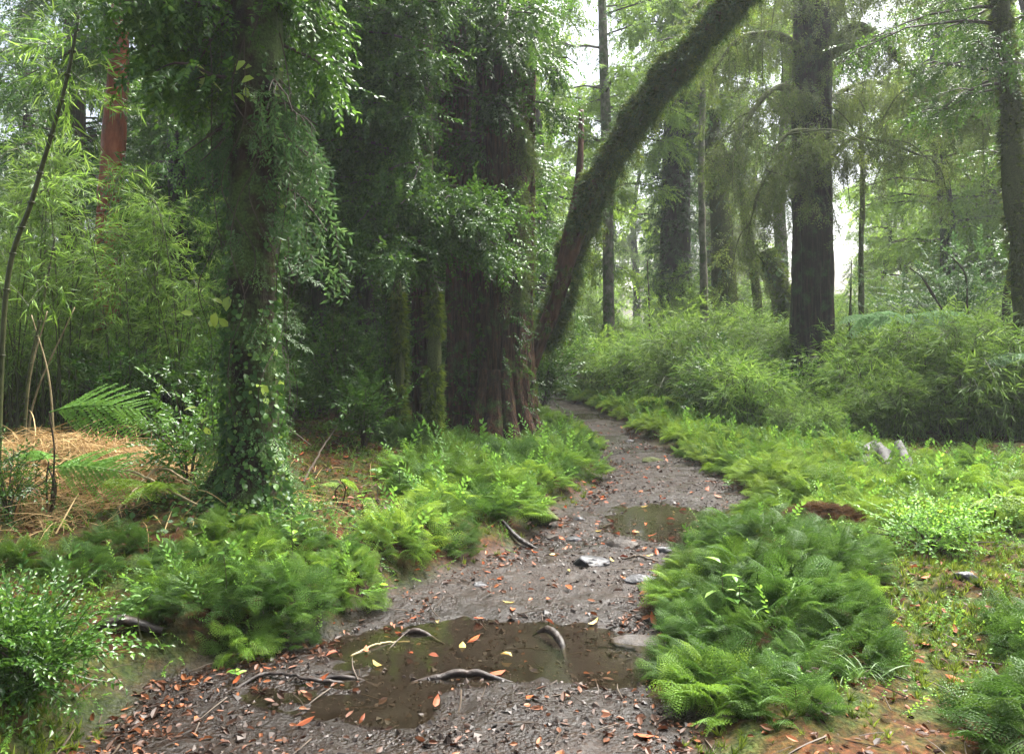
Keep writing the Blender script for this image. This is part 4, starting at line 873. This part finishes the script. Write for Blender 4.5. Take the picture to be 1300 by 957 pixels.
ferns(scatter_zone([(0, 700), (180, 690), (180, 740), (100, 760), (0, 760)], (-4.5, -2.3, 4.4, 6.5), 9, .3, 18, .03), 'small fern clump below the straw', 'ferns below the straw', [2, 0], g, .55, .8)
ferns(scatter_zone([(430, 560), (490, 540), (540, 560), (480, 600)], (-3, -.8, 8.5, 12), 7, .4, 19, .1), 'shaded fern clump by mossy trunks', 'ferns in shade', [2], g, .8, 1.1)
FC.drop_unused()

# big fronds
def big_fern(name, label, loc, fr, mat='frond', s=1.0, pairs=17, sub=15, pw=.95):
    root = thing(name, label, 'fern', tuple(loc))
    for k, (dx, dy, dz, L, hgt, roll, arch) in enumerate(fr):
        f = frond(L, pairs, .36, sub, arch, 40 + k, .005, pw, .30); d = norm(np.array([dx, dy, dz]))
        t = place(f, frames(d[None], np.array([roll])), np.array([[0, 0, hgt]]), 1.0, var=np.array([.5]))
        stp = tube([(0, 0, -.05), (d[0] * .05, d[1] * .05, hgt * .6), (0, 0, hgt)], [.008, .006, .005], 6, 12, mat=1)
        build('frond', join([t, stp]), [M[mat], M['twig']], root)
    return root
p = gpt(62, 652); big_fern('large_fern', 'fern with two broad fresh green fronds standing above the dry straw', p,
    [(1, -.25, .42, .92, .74, -.95, 1.4), (1, -.3, .22, .78, .36, -.95, 1.1), (.5, .6, .3, .5, .35, 0, .8), (-.6, .5, .5, .5, .4, 0, 1)])
p = gpt(190, 640); big_fern('fern', 'small pale fern at the back of the dry straw', p, [(.8, -.5, .4, .42, .12, .4, .8), (-.7, -.4, .5, .40, .12, -.3, .8), (.2, -.9, .4, .42, .1, 0, .9), (.9, .3, .4, .36, .1, 0, .9)], 'fern_light', pairs=14, sub=8)
p = gpt(432, 640); big_fern('fern', 'single bright fern tip above the red litter left of the bank', p, [(.9, -.3, .25, .26, .2, .5, 1.2), (-.6, -.4, .4, .2, .16, 0, .8)], 'fern_light', pairs=12, sub=7)
p = gpt(1130, 500) if False else W(1140, 470, 13.2); p[2] = h1(p[0], p[1]); big_fern('tree_fern', 'wide pale blue-green fern fronds spread over the right thicket', p,
    [(1, -.3, .35, 1.5, 1.55, .5, .9), (-1, -.3, .35, 1.4, 1.55, -.5, .9), (.4, -1, .4, 1.2, 1.5, 0, .9), (-.5, -.8, .45, 1.2, 1.5, 0, .9), (.7, .7, .5, 1.2, 1.5, 0, .8), (-.7, .7, .5, 1.2, 1.5, 0, .8)], 'frond_pale', pairs=20, sub=10, pw=.55)
p = gpt(838, 530); big_fern('fern', 'pale drooping fern at the edge of the right bank by the path bend', p, [(1, -.4, .5, .8, .3, .3, 1.0), (-1, -.4, .5, .7, .3, -.3, 1.0), (.1, -1, .5, .7, .3, 0, .9), (.6, .6, .6, .6, .3, 0, .8)], 'fern_light', pairs=16, sub=8)
p = gpt(1255, 672); big_fern('fern', 'flat bright green frond raised on a stalk near the right edge', p, [(1, -.2, .12, .45, .30, .2, .5), (.5, -.9, .12, .32, .28, 0, .5), (-.6, -.6, .2, .3, .26, 0, .5)], 'fern_light', pairs=14, sub=8)
p = W(1300, 500, 11); p[2] = h1(p[0], 11); big_fern('tree_fern', 'green fern fronds cut by the right edge below the moss-furred tree', p, [(-1, -.3, .3, 1.2, 1.1, -.4, .9), (-.6, -.8, .4, 1.0, 1.1, 0, .9), (.8, -.4, .4, 1.0, 1.1, 0, .9), (-.3, .8, .4, 1.0, 1.1, 0, .9)], 'frond_pale', pairs=20, sub=10, pw=.55)

# ------------------------------------------------------------------ leafy shrubs and seedlings
def shrub(name, label, loc, rad, hgt, n, tm, mat, sc=1.0, stems=14, up=.5):
    root = thing(name, label, 'shrub', tuple(loc)); a = G.uniform(0, 6.28, stems); tb, pos, dr = [], [], []
    for k in range(stems):
        o = np.array([math.cos(a[k]), math.sin(a[k]), 0]) * rad * G.uniform(.2, 1); hh = hgt * G.uniform(.6, 1.05) * (1 - .35 * np.linalg.norm(o) / rad)
        q = [(0, 0, -.05), o * .35 + [0, 0, hh * .55], o + [0, 0, hh]]; tb.append(tube(q, [.008, .005, .003], 5, 12)); P_ = resample(q, 40); m = n // stems
        i = (G.uniform(.25, 1, m) * 39).astype(int); pos.append(P_[i] + G.normal(0, .10 * rad, (m, 3))); dr.append(norm(o + 1e-6) * .5 + G.normal(0, .6, (m, 3)) + [0, 0, up])
    build('stems', join(tb), M['twig'], root)
    build('foliage', place_any(tm, np.concatenate(dr), np.concatenate(pos), G.uniform(.7, 1.2, n // stems * stems) * sc, spread=.4), [M[mat], M['twig']], root)
p = gpt(30, 880); shrub('leafy_shrub', 'dense small-leaved dark green shrub in the lower left corner', p, .34, .36, 420, SP_S, 'broad', 1.2, 22)
p = gpt(10, 660); shrub('leafy_shrub', 'small bluish shrub at the left edge beside the straw', p, .3, .55, 160, SP_S, 'broad', 1.1, 12)
p = gpt(462, 568); shrub('leafy_shrub', 'shade shrub with upright leaf rosettes left of the mossy trunks', p, .4, .8, 130, SP, 'broad', .95, 14, 1.0)
p = gpt(395, 530); shrub('leafy_shrub', 'low dim shrub behind the red litter slope', p, .6, .8, 160, SP, 'broad', .9, 12)
p = gpt(240, 620); shrub('leafy_shrub', 'tangled leafy shrub just left of the vine-clad trunk', p, .5, .9, 170, SP, 'broad', .8, 12)
p = gpt(150, 560); shrub('leafy_shrub', 'dark glossy shrub behind the big fern fronds', p, .7, 1.4, 260, SP, 'broad', 1.0, 14)
p = gpt(300, 560); shrub('leafy_shrub', 'dark shrub peeping from behind the vine-clad trunk', p, .7, 1.2, 240, SP, 'broad', 1.0, 14)
p = gpt(355, 540); shrub('leafy_shrub', 'dim shrub in the shade right of the vine-clad trunk', p, .8, 1.3, 260, SP, 'broad', 1.0, 14)
p = gpt(1180, 700); shrub('leafy_shrub', 'low bright leafy herb patch on the open ground at right', p, .5, .25, 200, SP_S, 'broad_light', 1.2, 16)
p = gpt(735, 470); shrub('leafy_shrub', 'dark green leafy shrub beneath the leaning mossy trunk', p, 1.0, 1.6, 360, SP_MID, 'broad', 1.0, 18)
p = W(865, 430, 19); p[2] = h1(p[0], 19); shrub('leafy_shrub', 'rounded green shrub in front of the leaf-covered broad trunk', p, 1.5, 2.3, 420, SP_MID, 'far', 1.1, 22)
p = W(690, 500, 15.5); p[2] = h1(p[0], 15.5); shrub('leafy_shrub', 'shaded leafy shrub behind the foot of the leaning trunk', p, .9, 2.0, 360, SP_MID, 'broad', 1.0, 18)
p = W(1215, 400, 18); p[2] = h1(p[0], 18); shrub('leafy_shrub', 'bluish broad-leaved shrub in the mist above the right thicket', p, 1.8, 3.4, 620, SP_MID, 'conifer_blue', 1.3, 26)
for px, py, d_, r_, h_, n_, tm_, m_, sc_, lab in [(432, 500, 10.6, .55, 2.1, 300, SP, 'broad', 1.0, 'tall glossy shrub filling the shade left of the mossy trunks'), (487, 500, 11.6, .5, 2.5, 300, SP, 'broad', 1.0, 'tall leafy shrub standing in shade behind the two mossy trunks'), (372, 520, 11.5, .6, 1.9, 260, SP, 'broad', 1.0, 'shaded broad-leaved shrub by the thin dark trunk'),
        (905, 500, 13.4, .8, 1.5, 300, SP_MID, 'broad', .9, 'dark rounded leafy bush in the right thicket by the path bend'), (1125, 520, 12.6, .7, 1.2, 240, SP, 'fern', 1.1, 'small-leaved mid green bush before the blue-green tree fern'),
        (1185, 540, 11.6, .8, 1.3, 300, SP_MID, 'far', .8, 'loose yellow-green bush above the weathered logs'), (770, 455, 17.5, .9, 1.6, 260, SP_MID, 'far', .9, 'small bright leafy bush under the slim straight trunk'), (1010, 500, 13.2, .6, .9, 200, SP_S, 'broad', 2.2, 'low dark bush at the foot of the dark conifer')]:
    p = W(px, py, d_); p[2] = h1(p[0], d_); shrub('leafy_shrub', lab, p, r_, h_, n_, tm_, m_, sc_, 18)
def seedling(px, py, label, n=6, h=.14, L=.07, mat='broad_light'):
    p = gpt(px, py); root = thing('seedling', label, 'seedling', tuple(p))
    q = [(0, 0, -.02), (G.normal(0, .01), G.normal(0, .01), h * .5), (G.normal(0, .02), G.normal(0, .02), h)]
    build('stem', tube(q, [.004, .003, .002], 5, 10), M['culm'], root)
    a = np.arange(n) * 2.4 + G.uniform(0, 6); z = h * np.linspace(.55, 1, n); dr = np.stack([np.cos(a), np.sin(a), G.uniform(.0, .6, n)], 1)
    build('leaves', place_any([leaf(L, L * .42, .06, .2)], dr, np.stack([0 * z, 0 * z, z], 1), G.uniform(.7, 1.1, n), spread=1), [M[mat]], root)
for a_ in [(480, 640, 'bright seedling with pointed leaves above the red litter', 8, .30, .09), (462, 655, 'lower seedling of paired leaves on the red litter', 7, .2, .08), (505, 625, 'tall seedling rosette among the bank ferns', 8, .3, .09),
           (392, 690, 'yellow-green rosette right of the vine-clad trunk', 9, .12, .10), (300, 860, 'tiny bright seedling on the mud below the vine-clad tree', 5, .05, .05), (285, 775, 'pale leaf shoot in the ferns left of the root mound', 3, .3, .07),
           (372, 712, 'bright shoot in the ferns right of the root mound', 4, .28, .10), (915, 790, 'shoot with one large bright leaf on the right hummock', 3, .32, .11), (935, 800, 'dull leafed shoot low on the right hummock', 6, .24, .07),
           (180, 815, 'thin tall seedling left of the vine-clad tree roots', 5, .24, .06), (480, 760, 'two-leaf seedling at the mud edge below the bank', 5, .08, .06), (925, 625, 'bright seedling at the right edge of the path', 7, .12, .08), (1180, 725, 'leafy seedling on the bare litter patch', 6, .18, .06)]:
    seedling(*a_)
def grass_tuft(px, py, label, n=26, L=.38):
    p = gpt(px, py); a = G.uniform(0, 6.28, n); d = np.stack([np.cos(a), np.sin(a), G.uniform(.9, 2.6, n)], 1)
    tag(build('grass_tuft', place_any([blade(1, .025, 6, .9), blade(1, .022, 6, 1.3)], d, np.stack([G.normal(0, .03, n), G.normal(0, .03, n), 0 * a], 1), G.uniform(.5, 1.1, n) * L, spread=1), M['grass'], loc=tuple(p)), label, 'grass tuft')
grass_tuft(1020, 840, 'tuft of long arching grass on the front of the right hummock', 20, .30)
grass_tuft(995, 800, 'thin wiry grass tuft higher on the right hummock', 16, .36)
grass_tuft(1090, 870, 'broad grass tuft between hummock and litter patch', 20, .22)
grass_tuft(1040, 890, 'low grass tuft at the bottom of the right hummock', 18, .2)

# ------------------------------------------------------------------ stuff nobody could count
def straw():
    n = 7500; x = G.normal(-3.5, .75, n); y = G.normal(6.3, .6, n); k = path_d(x, y) > .9; x, y = x[k], y[k]; n = len(x)
    z = H(x, y, False) + G.uniform(.0, .26, n) * np.exp(-((x + 3.6) / 1.0)**2 - ((y - 6.5) / .7)**2); a = G.uniform(0, 6.28, n); d = np.stack([np.cos(a), np.sin(a) * .7, G.normal(.05, .35, n)], 1)
    t = place_any([blade(.42, .006, 5, .5), blade(.5, .005, 5, 1.0), blade(.3, .008, 5, .3)], d, np.stack([x, y, z], 1), G.uniform(.5, 1.2, n), spread=1)
    tag(build('dry_grass', t, M['straw']), 'heap of tangled tan dry grass left of the vine-clad tree', 'dry grass', kind='stuff')
straw()
def ground_cover():
    ts = []
    x = G.uniform(-3.2, -1.0, 1500); y = G.uniform(2.6, 4.6, 1500); k = (path_d(x, y) > .08) & (fbm(x * 2 + 5, y * 2, oct=3) > .45); x, y = x[k], y[k]
    ts.append(place_any(SP_S, G.normal(0, .6, (len(x), 3)) + [0, 0, .5], np.stack([x, y, H(x, y) - .01], 1), G.uniform(.35, .75, len(x)), spread=.7))
    x = G.uniform(.8, 7, 30000); y = G.uniform(3.2, 14, 30000); d = path_d(x, y); k = (d > .12) & (x > np.interp(y, _py, _pc)) & (fbm(x * 1.2, y * 1.2, oct=3) > .40); x, y = x[k][:7000], y[k][:7000]
    bare = gau(x, y, 2.75, 5.4, .45, .8) > .45; x, y = x[~bare], y[~bare]
    ts.append(place_any(SP_S, G.normal(0, .6, (len(x), 3)) + [0, 0, .55], np.stack([x, y, H(x, y) - .01], 1), G.uniform(.35, .8, len(x)), spread=.7))
    x = G.uniform(-6, 0, 30000); y = G.uniform(3.2, 11, 30000); d = path_d(x, y); k = (d > .10) & (fbm(x * 1.4 + 5, y * 1.4, oct=3) > .50); x, y = x[k][:5200], y[k][:5200]
    ts.append(place_any(SP_S, G.normal(0, .6, (len(x), 3)) + [0, 0, .5], np.stack([x, y, H(x, y) - .01], 1), G.uniform(.35, .75, len(x)), spread=.7))
    t = join(ts); tag(build('ground_cover', t, [M['broad_light'], M['twig']]), 'low bright herbs creeping over the forest floor', 'ground cover', kind='stuff')
    x = np.r_[G.uniform(-6, 6, 40000), G.uniform(-3, -1, 3000), G.uniform(1.8, 4, 4000)][::-1]; y = np.r_[G.uniform(2.6, 13, 40000), G.uniform(2.4, 4.6, 3000), G.uniform(3, 7, 4000)][::-1]; d = path_d(x, y); k = (d > .0) & (fbm(x * 1.1 + 15, y * 1.1, oct=3) > .43); x, y = x[k][:13000], y[k][:13000]
    tag(build('moss_cover', place_any(TF, G.normal(0, .3, (len(x), 3)) + [0, 0, 1], np.stack([x, y, H(x, y) - .008], 1), G.uniform(.025, .07, len(x)), up=(0, 1, 0), spread=.6), M['moss']), 'short green moss on the forest floor', 'moss', kind='stuff')
ground_cover()
def litter():
    n = 17000; x = G.uniform(-6, 6, n * 3); y = 2.4 + 12 * G.random(n * 3)**1.6; d = path_d(x, y)
    pr = np.where(d < .05, .62, .85) * (.25 + 1.4 * (fbm(x * 1.7, y * 1.7, oct=3) > .5)); k = G.random(n * 3) < pr; x, y = x[k][:n], y[k][:n]
    ex = G.uniform(-2.5, 3, 40000); ey = 2.6 + 11 * G.random(40000)**1.4; ed = path_d(ex, ey); ke = (ed > -.22) & (ed < .08) & (fbm(ex * 2.5 + 2, ey * 2.5, oct=3) > .5)
    x = np.r_[x, ex[ke][:3500]]; y = np.r_[y, ey[ke][:3500]]
    x = np.r_[x, G.uniform(-3.6, -.7, 6000)]; y = np.r_[y, G.uniform(6, 11.5, 6000)]
    lf = [leaf(.055, .026, .10, -.15), leaf(.04, .022, -.06, .2), leaf(.03, .010, .05, .1), leaf(.05, .02, .15, .3)]
    a = G.uniform(0, 6.28, len(x)); dr = np.stack([np.cos(a), np.sin(a), G.normal(0, .18, len(x))], 1)
    tag(build('leaf_litter', place_any(lf, dr, np.stack([x, y, H(x, y) + .006], 1), G.uniform(.45, 1.1, len(x)), spread=1), M['litter']), 'small brown dead leaves strewn over path and banks', 'leaf litter', kind='stuff')
    n = 1500; x = G.uniform(-5, 5, n * 2); y = 2.4 + 11 * G.random(n * 2)**1.5; k = G.random(n * 2) < np.where(path_d(x, y) < 0, .5, .9); x, y = x[k][:n], y[k][:n]
    tw = [tube([(0, 0, 0), (.03 * s, .5, .03), (0, 1, 0)], [.016, .014, .006], 4, 6) for s in (-1, 1)]; a = G.uniform(0, 6.28, len(x))
    tag(build('twig_litter', place_any(tw, np.stack([np.cos(a), np.sin(a), G.normal(0, .08, len(x))], 1), np.stack([x, y, H(x, y) + .008], 1), G.uniform(.05, .28, len(x)), spread=1), M['twig']), 'thin broken twigs lying on the ground', 'twigs', kind='stuff')
    n = 7000; x = G.uniform(-2, 2.8, n * 4); y = 2.3 + 10 * G.random(n * 4)**1.5; k = (path_d(x, y) < .05) & (fbm(x * 2.2 + 8, y * 2.2, oct=3) > .42); x, y = x[k][:n], y[k][:n]
    oc = [(1, 0, 0), (-1, 0, 0), (0, 1, 0), (0, -1, 0), (0, 0, 1), (0, 0, -1)]; fo = [(0, 2, 4), (2, 1, 4), (1, 3, 4), (3, 0, 4), (2, 0, 5), (1, 2, 5), (3, 1, 5), (0, 3, 5)]
    peb = [faces(np.array(oc) * g_.uniform(.5, 1.1, (6, 3)) * [1, .8, .55] + g_.normal(0, .1, (6, 3)), fo, .5) for g_ in [np.random.default_rng(k) for k in range(6)]]
    tag(build('gravel', place_any(peb, G.normal(0, 1, (len(x), 3)) * [1, 1, .3], np.stack([x, y, H(x, y)], 1), G.gamma(2.2, .0042, len(x)) + .003, spread=1), M['gravel']), 'small wet stones bedded in the path', 'gravel', kind='stuff')
litter()

# ------------------------------------------------------------------ individually lying leaves, stones, roots, sticks
def lying(mat, Ls, n, seed):
    out = []
    for k in range(n):
        g = np.random.default_rng(seed + k); o = build('fallen_leaf', leaf(Ls * g.uniform(.7, 1.2), Ls * g.uniform(.34, .62), g.uniform(-.12, .22), g.uniform(-.3, .4)), M[mat]); o['category'] = 'leaf'; out.append(o)
    return Spread(out)
def strew(sp, spots, label, group, lift=.012):
    for x, y, z in spots: sp.put(int(G.integers(0, len(sp.p))), (x, y, max(z, -.03 if path_d(np.array([x]), np.array([y]))[0] < -.1 else -9) + lift), G.uniform(0, 6.28), G.uniform(.7, 1.3), label, group, (G.normal(0, .2), G.normal(0, .2)))
OL, YL = lying('orange', .066, 8, 100), lying('yellow', .06, 4, 200)
allv = [(-900, -900), (2200, -900), (2200, 1600), (-900, 1600)]
strew(OL, scatter_zone([(230, 870), (420, 760), (640, 650), (740, 600), (900, 600), (900, 700), (840, 760), (840, 940), (200, 940)], (-2, 2.6, 3, 9), 90, .14, 31, -9), 'orange-brown fallen leaf on the wet mud of the path', 'orange leaves on the path')
strew(OL, scatter_zone([(700, 530), (790, 540), (940, 630), (930, 660), (740, 640), (740, 560)], (.8, 3, 8, 15), 46, .16, 32, -9), 'small rusty fallen leaf where the path bends past the giant tree', 'rusty leaves at the path bend')
strew(OL, scatter_zone([(360, 560), (470, 540), (480, 620), (440, 660), (360, 650)], (-3.5, -1, 6.5, 11), 60, .12, 33, .1), 'reddish fallen leaf on the litter slope right of the vine-clad trunk', 'reddish leaves on the litter slope')
strew(OL, scatter_zone([(1110, 690), (1200, 700), (1260, 760), (1240, 860), (1130, 860)], (1.8, 3.6, 3.4, 7), 26, .14, 34, .1), 'orange fallen leaf on the bare patch at lower right', 'leaves on the bare patch')
strew(YL, scatter_zone([(430, 860), (560, 760), (800, 640), (900, 650), (840, 760), (820, 860)], (-1.2, 2.4, 3.6, 8), 16, .3, 35, -9), 'pale yellow fallen leaf lying on the wet path', 'yellow leaves on the path')
for s in (OL, YL): s.drop_unused()

def rock(px, py, size, label, mat='stone', seed=0, name='stone', sink=.5, rz=0.0, cat='stone'):
    import bmesh
    bm = bmesh.new(); bmesh.ops.create_icosphere(bm, subdivisions=4, radius=1)
    v = np.array([q.co[:] for q in bm.verts]); fs = [[q.index for q in f.verts] for f in bm.faces]; bm.free()
    r = 1 + .8 * (fbm(v[:, 0] * 1.3 + seed * 7, v[:, 1] * 1.3, v[:, 2] * 1.3, 3) - .5) + .35 * (fbm(v[:, 0] * 5 + seed, v[:, 1] * 5, v[:, 2] * 5, 4) - .5)
    v = v * r[:, None]
    for nrm in norm(np.random.default_rng(seed).normal(0, 1, (10, 3))):            # broken flat faces
        h_ = v @ nrm; v = v - np.clip(h_ - .66, 0, 9)[:, None] * nrm * .85
    v = v * np.array(size) / 2
    p = gpt(px, py); p[2] = h1(p[0], p[1]) + size[2] * (.5 - sink)
    o = build(name, faces(v, fs), M[mat], loc=tuple(p), smooth=True); o.rotation_euler = (0, 0, rz); return tag(o, label, cat)
rock(748, 716, (.34, .26, .13), 'flat blue-grey slate slab in the middle of the path', 'stone', 1, rz=.3)
rock(790, 694, (.30, .20, .13), 'rounded brown stone beside the flat slate slab', 'stone_brown', 2, rz=-.4)
rock(700, 683, (.16, .12, .10), 'brown stone nearest the left bank of the path', 'stone_brown', 3)
rock(728, 684, (.14, .13, .07), 'small pale stone behind the slate slab', 'stone', 4)
rock(812, 742, (.22, .14, .08), 'pale low stone at the back rim of the near puddle', 'stone', 5)
rock(838, 700, (.20, .12, .07), 'dark stone between the two puddles', 'stone', 6, rz=.5)
rock(850, 745, (.20, .12, .07), 'greyish flat stone tucked against the right hummock', 'stone', 7)
rock(607, 742, (.12, .10, .06), 'small dark stone under the left bank ferns', 'stone', 8)
rock(815, 815, (.32, .22, .08), 'low muddy stone where puddle meets the right hummock', 'stone_brown', 9)
rock(735, 660, (.12, .08, .05), 'pale chip of stone left of the far puddle', 'stone', 10)
rock(878, 714, (.14, .11, .06), 'small dark stone under the upper edge of the right hummock', 'stone', 11)
rock(680, 662, (.42, .26, .20), 'low mossy boulder poking from the left bank', 'bark_moss', 12, sink=.3)
rock(1228, 740, (.16, .11, .09), 'dark angular stone on the litter patch at right', 'stone', 13)
rock(828, 585, (.36, .2, .14), 'mossy stone at the right edge of the path bend', 'bark_moss', 14)
rock(742, 548, (.45, .3, .10), 'pale wet step stone where the path climbs', 'stone', 15)
rock(725, 538, (.40, .3, .10), 'grey step stone just below the top of the path', 'stone', 16)
rock(712, 528, (.35, .3, .10), 'dark step stone at the far top of the path', 'stone', 17)
rock(800, 560, (.16, .12, .08), 'small stone lying at the right side of the climbing path', 'stone', 18)
def stick(name, pts, R, label, mat, cat, rough=.006, sides=10):
    b = np.array(pts[0]); return tag(build(name, rel(tube(resample(pts, 24) + np.random.default_rng(int(abs(b[0]) * 1000)).normal(0, max(R) * (.4 if max(R) < .018 else .08), (24, 3)) * np.sin(np.linspace(0, math.pi, 24))[:, None], np.interp(np.linspace(0, 1, 24), np.linspace(0, 1, len(R)), R), sides, 90, rough=rough, flute=.3, seed=b[0]), b), M[mat], loc=tuple(b), smooth=True), label, cat)
def gp(px, py, up=0.0): return gpt(px, py) + [0, 0, up]
stick('root', [gp(350, 866, -.03), gp(430, 860, .005), gp(500, 866, -.01), gp(560, 862, .02), gp(610, 862, .015), gp(690, 872, -.05)], [.008, .014, .012, .017, .015, .006], 'long dark wet root arching across the near puddle', 'wood_wet', 'root', .006)
stick('root', [gp(280, 880, -.02), gp(340, 858, .02), gp(400, 868, .015), gp(450, 862, -.02)], [.006, .010, .009, .005], 'thin wet root crossing the mud left of the puddle', 'wood_wet', 'root')
stick('bark_piece', [gp(676, 806, .0), gp(695, 812, .06), gp(712, 826, .05), gp(718, 838, -.01)], [.005, .020, .019, .005], 'curved piece of dark bark standing in the near puddle', 'wood_wet', 'bark', .006)
stick('bark_piece', [gp(500, 808, -.005), gp(530, 806, .02), gp(565, 818, -.005)], [.006, .022, .006], 'smaller curled bark strip in the left of the puddle', 'wood_wet', 'bark')
stick('root', [gp(636, 668, .05), gp(660, 690, .04), gp(690, 698, -.02)], [.02, .018, .008], 'short dark root sticking out of the left bank', 'wood_wet', 'root')
stick('dead_stick', [gp(790, 712, .01), gp(812, 714, .03), gp(836, 716, .01)], [.007, .009, .006], 'short twig lying beside the brown stone', 'twig', 'stick', .003, 6)
stick('dead_stick', [gp(445, 833, .01), gp(480, 822, .03), gp(520, 816, .01)], [.006, .006, .004], 'pale twig on the mud left of the puddle', 'cane', 'stick', .002, 6)
stick('dead_stick', [gp(100, 622, .12), gp(160, 632, .22), gp(250, 664, .10)], [.010, .010, .006], 'long tan cane lying across the dry straw', 'cane', 'stick', .002, 6)
stick('dead_stick', [gp(150, 655, .05), gp(200, 628, .22), gp(245, 640, .12)], [.008, .008, .006], 'second tan cane crossing the dry straw behind', 'cane', 'stick', .002, 6)
stick('dead_stick', [gp(105, 800, .02), gp(150, 800, .05), gp(205, 812, .02)], [.02, .026, .02], 'grey fallen branch left of the root mound', 'wood_wet', 'branch', .006)
stick('dead_stick', [gp(385, 620, .02), gp(405, 590, .12), gp(428, 568, .2)], [.012, .011, .006], 'leaning bare stick on the red litter slope', 'twig', 'stick', .003, 6)
stick('dead_stick', [gp(205, 540, .02), W(222, 590, 7.2), W(240, 640, 6.9)], [.008, .008, .008], 'thin tan stem hanging behind the straw', 'cane', 'stick', .003, 6)
stick('weathered_log', [gp(1090, 602, .02), gp(1105, 588, .14), gp(1122, 590, .12), gp(1130, 606, 0)], [.07, .09, .08, .05], 'grey weathered log hump in the ferns before the right thicket', 'stone_pale', 'log', .02, 14)
stick('weathered_log', [gp(1140, 580, .16), gp(1150, 596, .10), gp(1162, 612, .0)], [.05, .06, .05], 'grey weathered root slanting down beside the log hump', 'stone_pale', 'log', .015, 12)
stick('weathered_log', [gp(1170, 598, .05), gp(1190, 604, .07), gp(1212, 606, .02)], [.04, .05, .03], 'low brown weathered log right of the grey root', 'wood_wet', 'log', .015, 12)
n = 2200; a = G.uniform(0, 6.28, n); c0 = gpt(1045, 672); q = np.stack([c0[0] + G.normal(.10, .22, n), c0[1] + G.normal(-.05, .22, n)], 1)
tag(build('brown_moss', place_any(FR_S, np.stack([np.cos(a), np.sin(a), G.uniform(-.2, 1, n)], 1), np.column_stack([q, H(q[:, 0], q[:, 1], False) + .16 * np.exp(-((q[:, 0] - c0[0]) / .3)**2 - ((q[:, 1] - c0[1]) / .22)**2)]), G.uniform(.6, 1.1, n), spread=.6), M['moss_brown']),
    'withered brown fern moss on top of the right hummock', 'moss', kind='stuff')
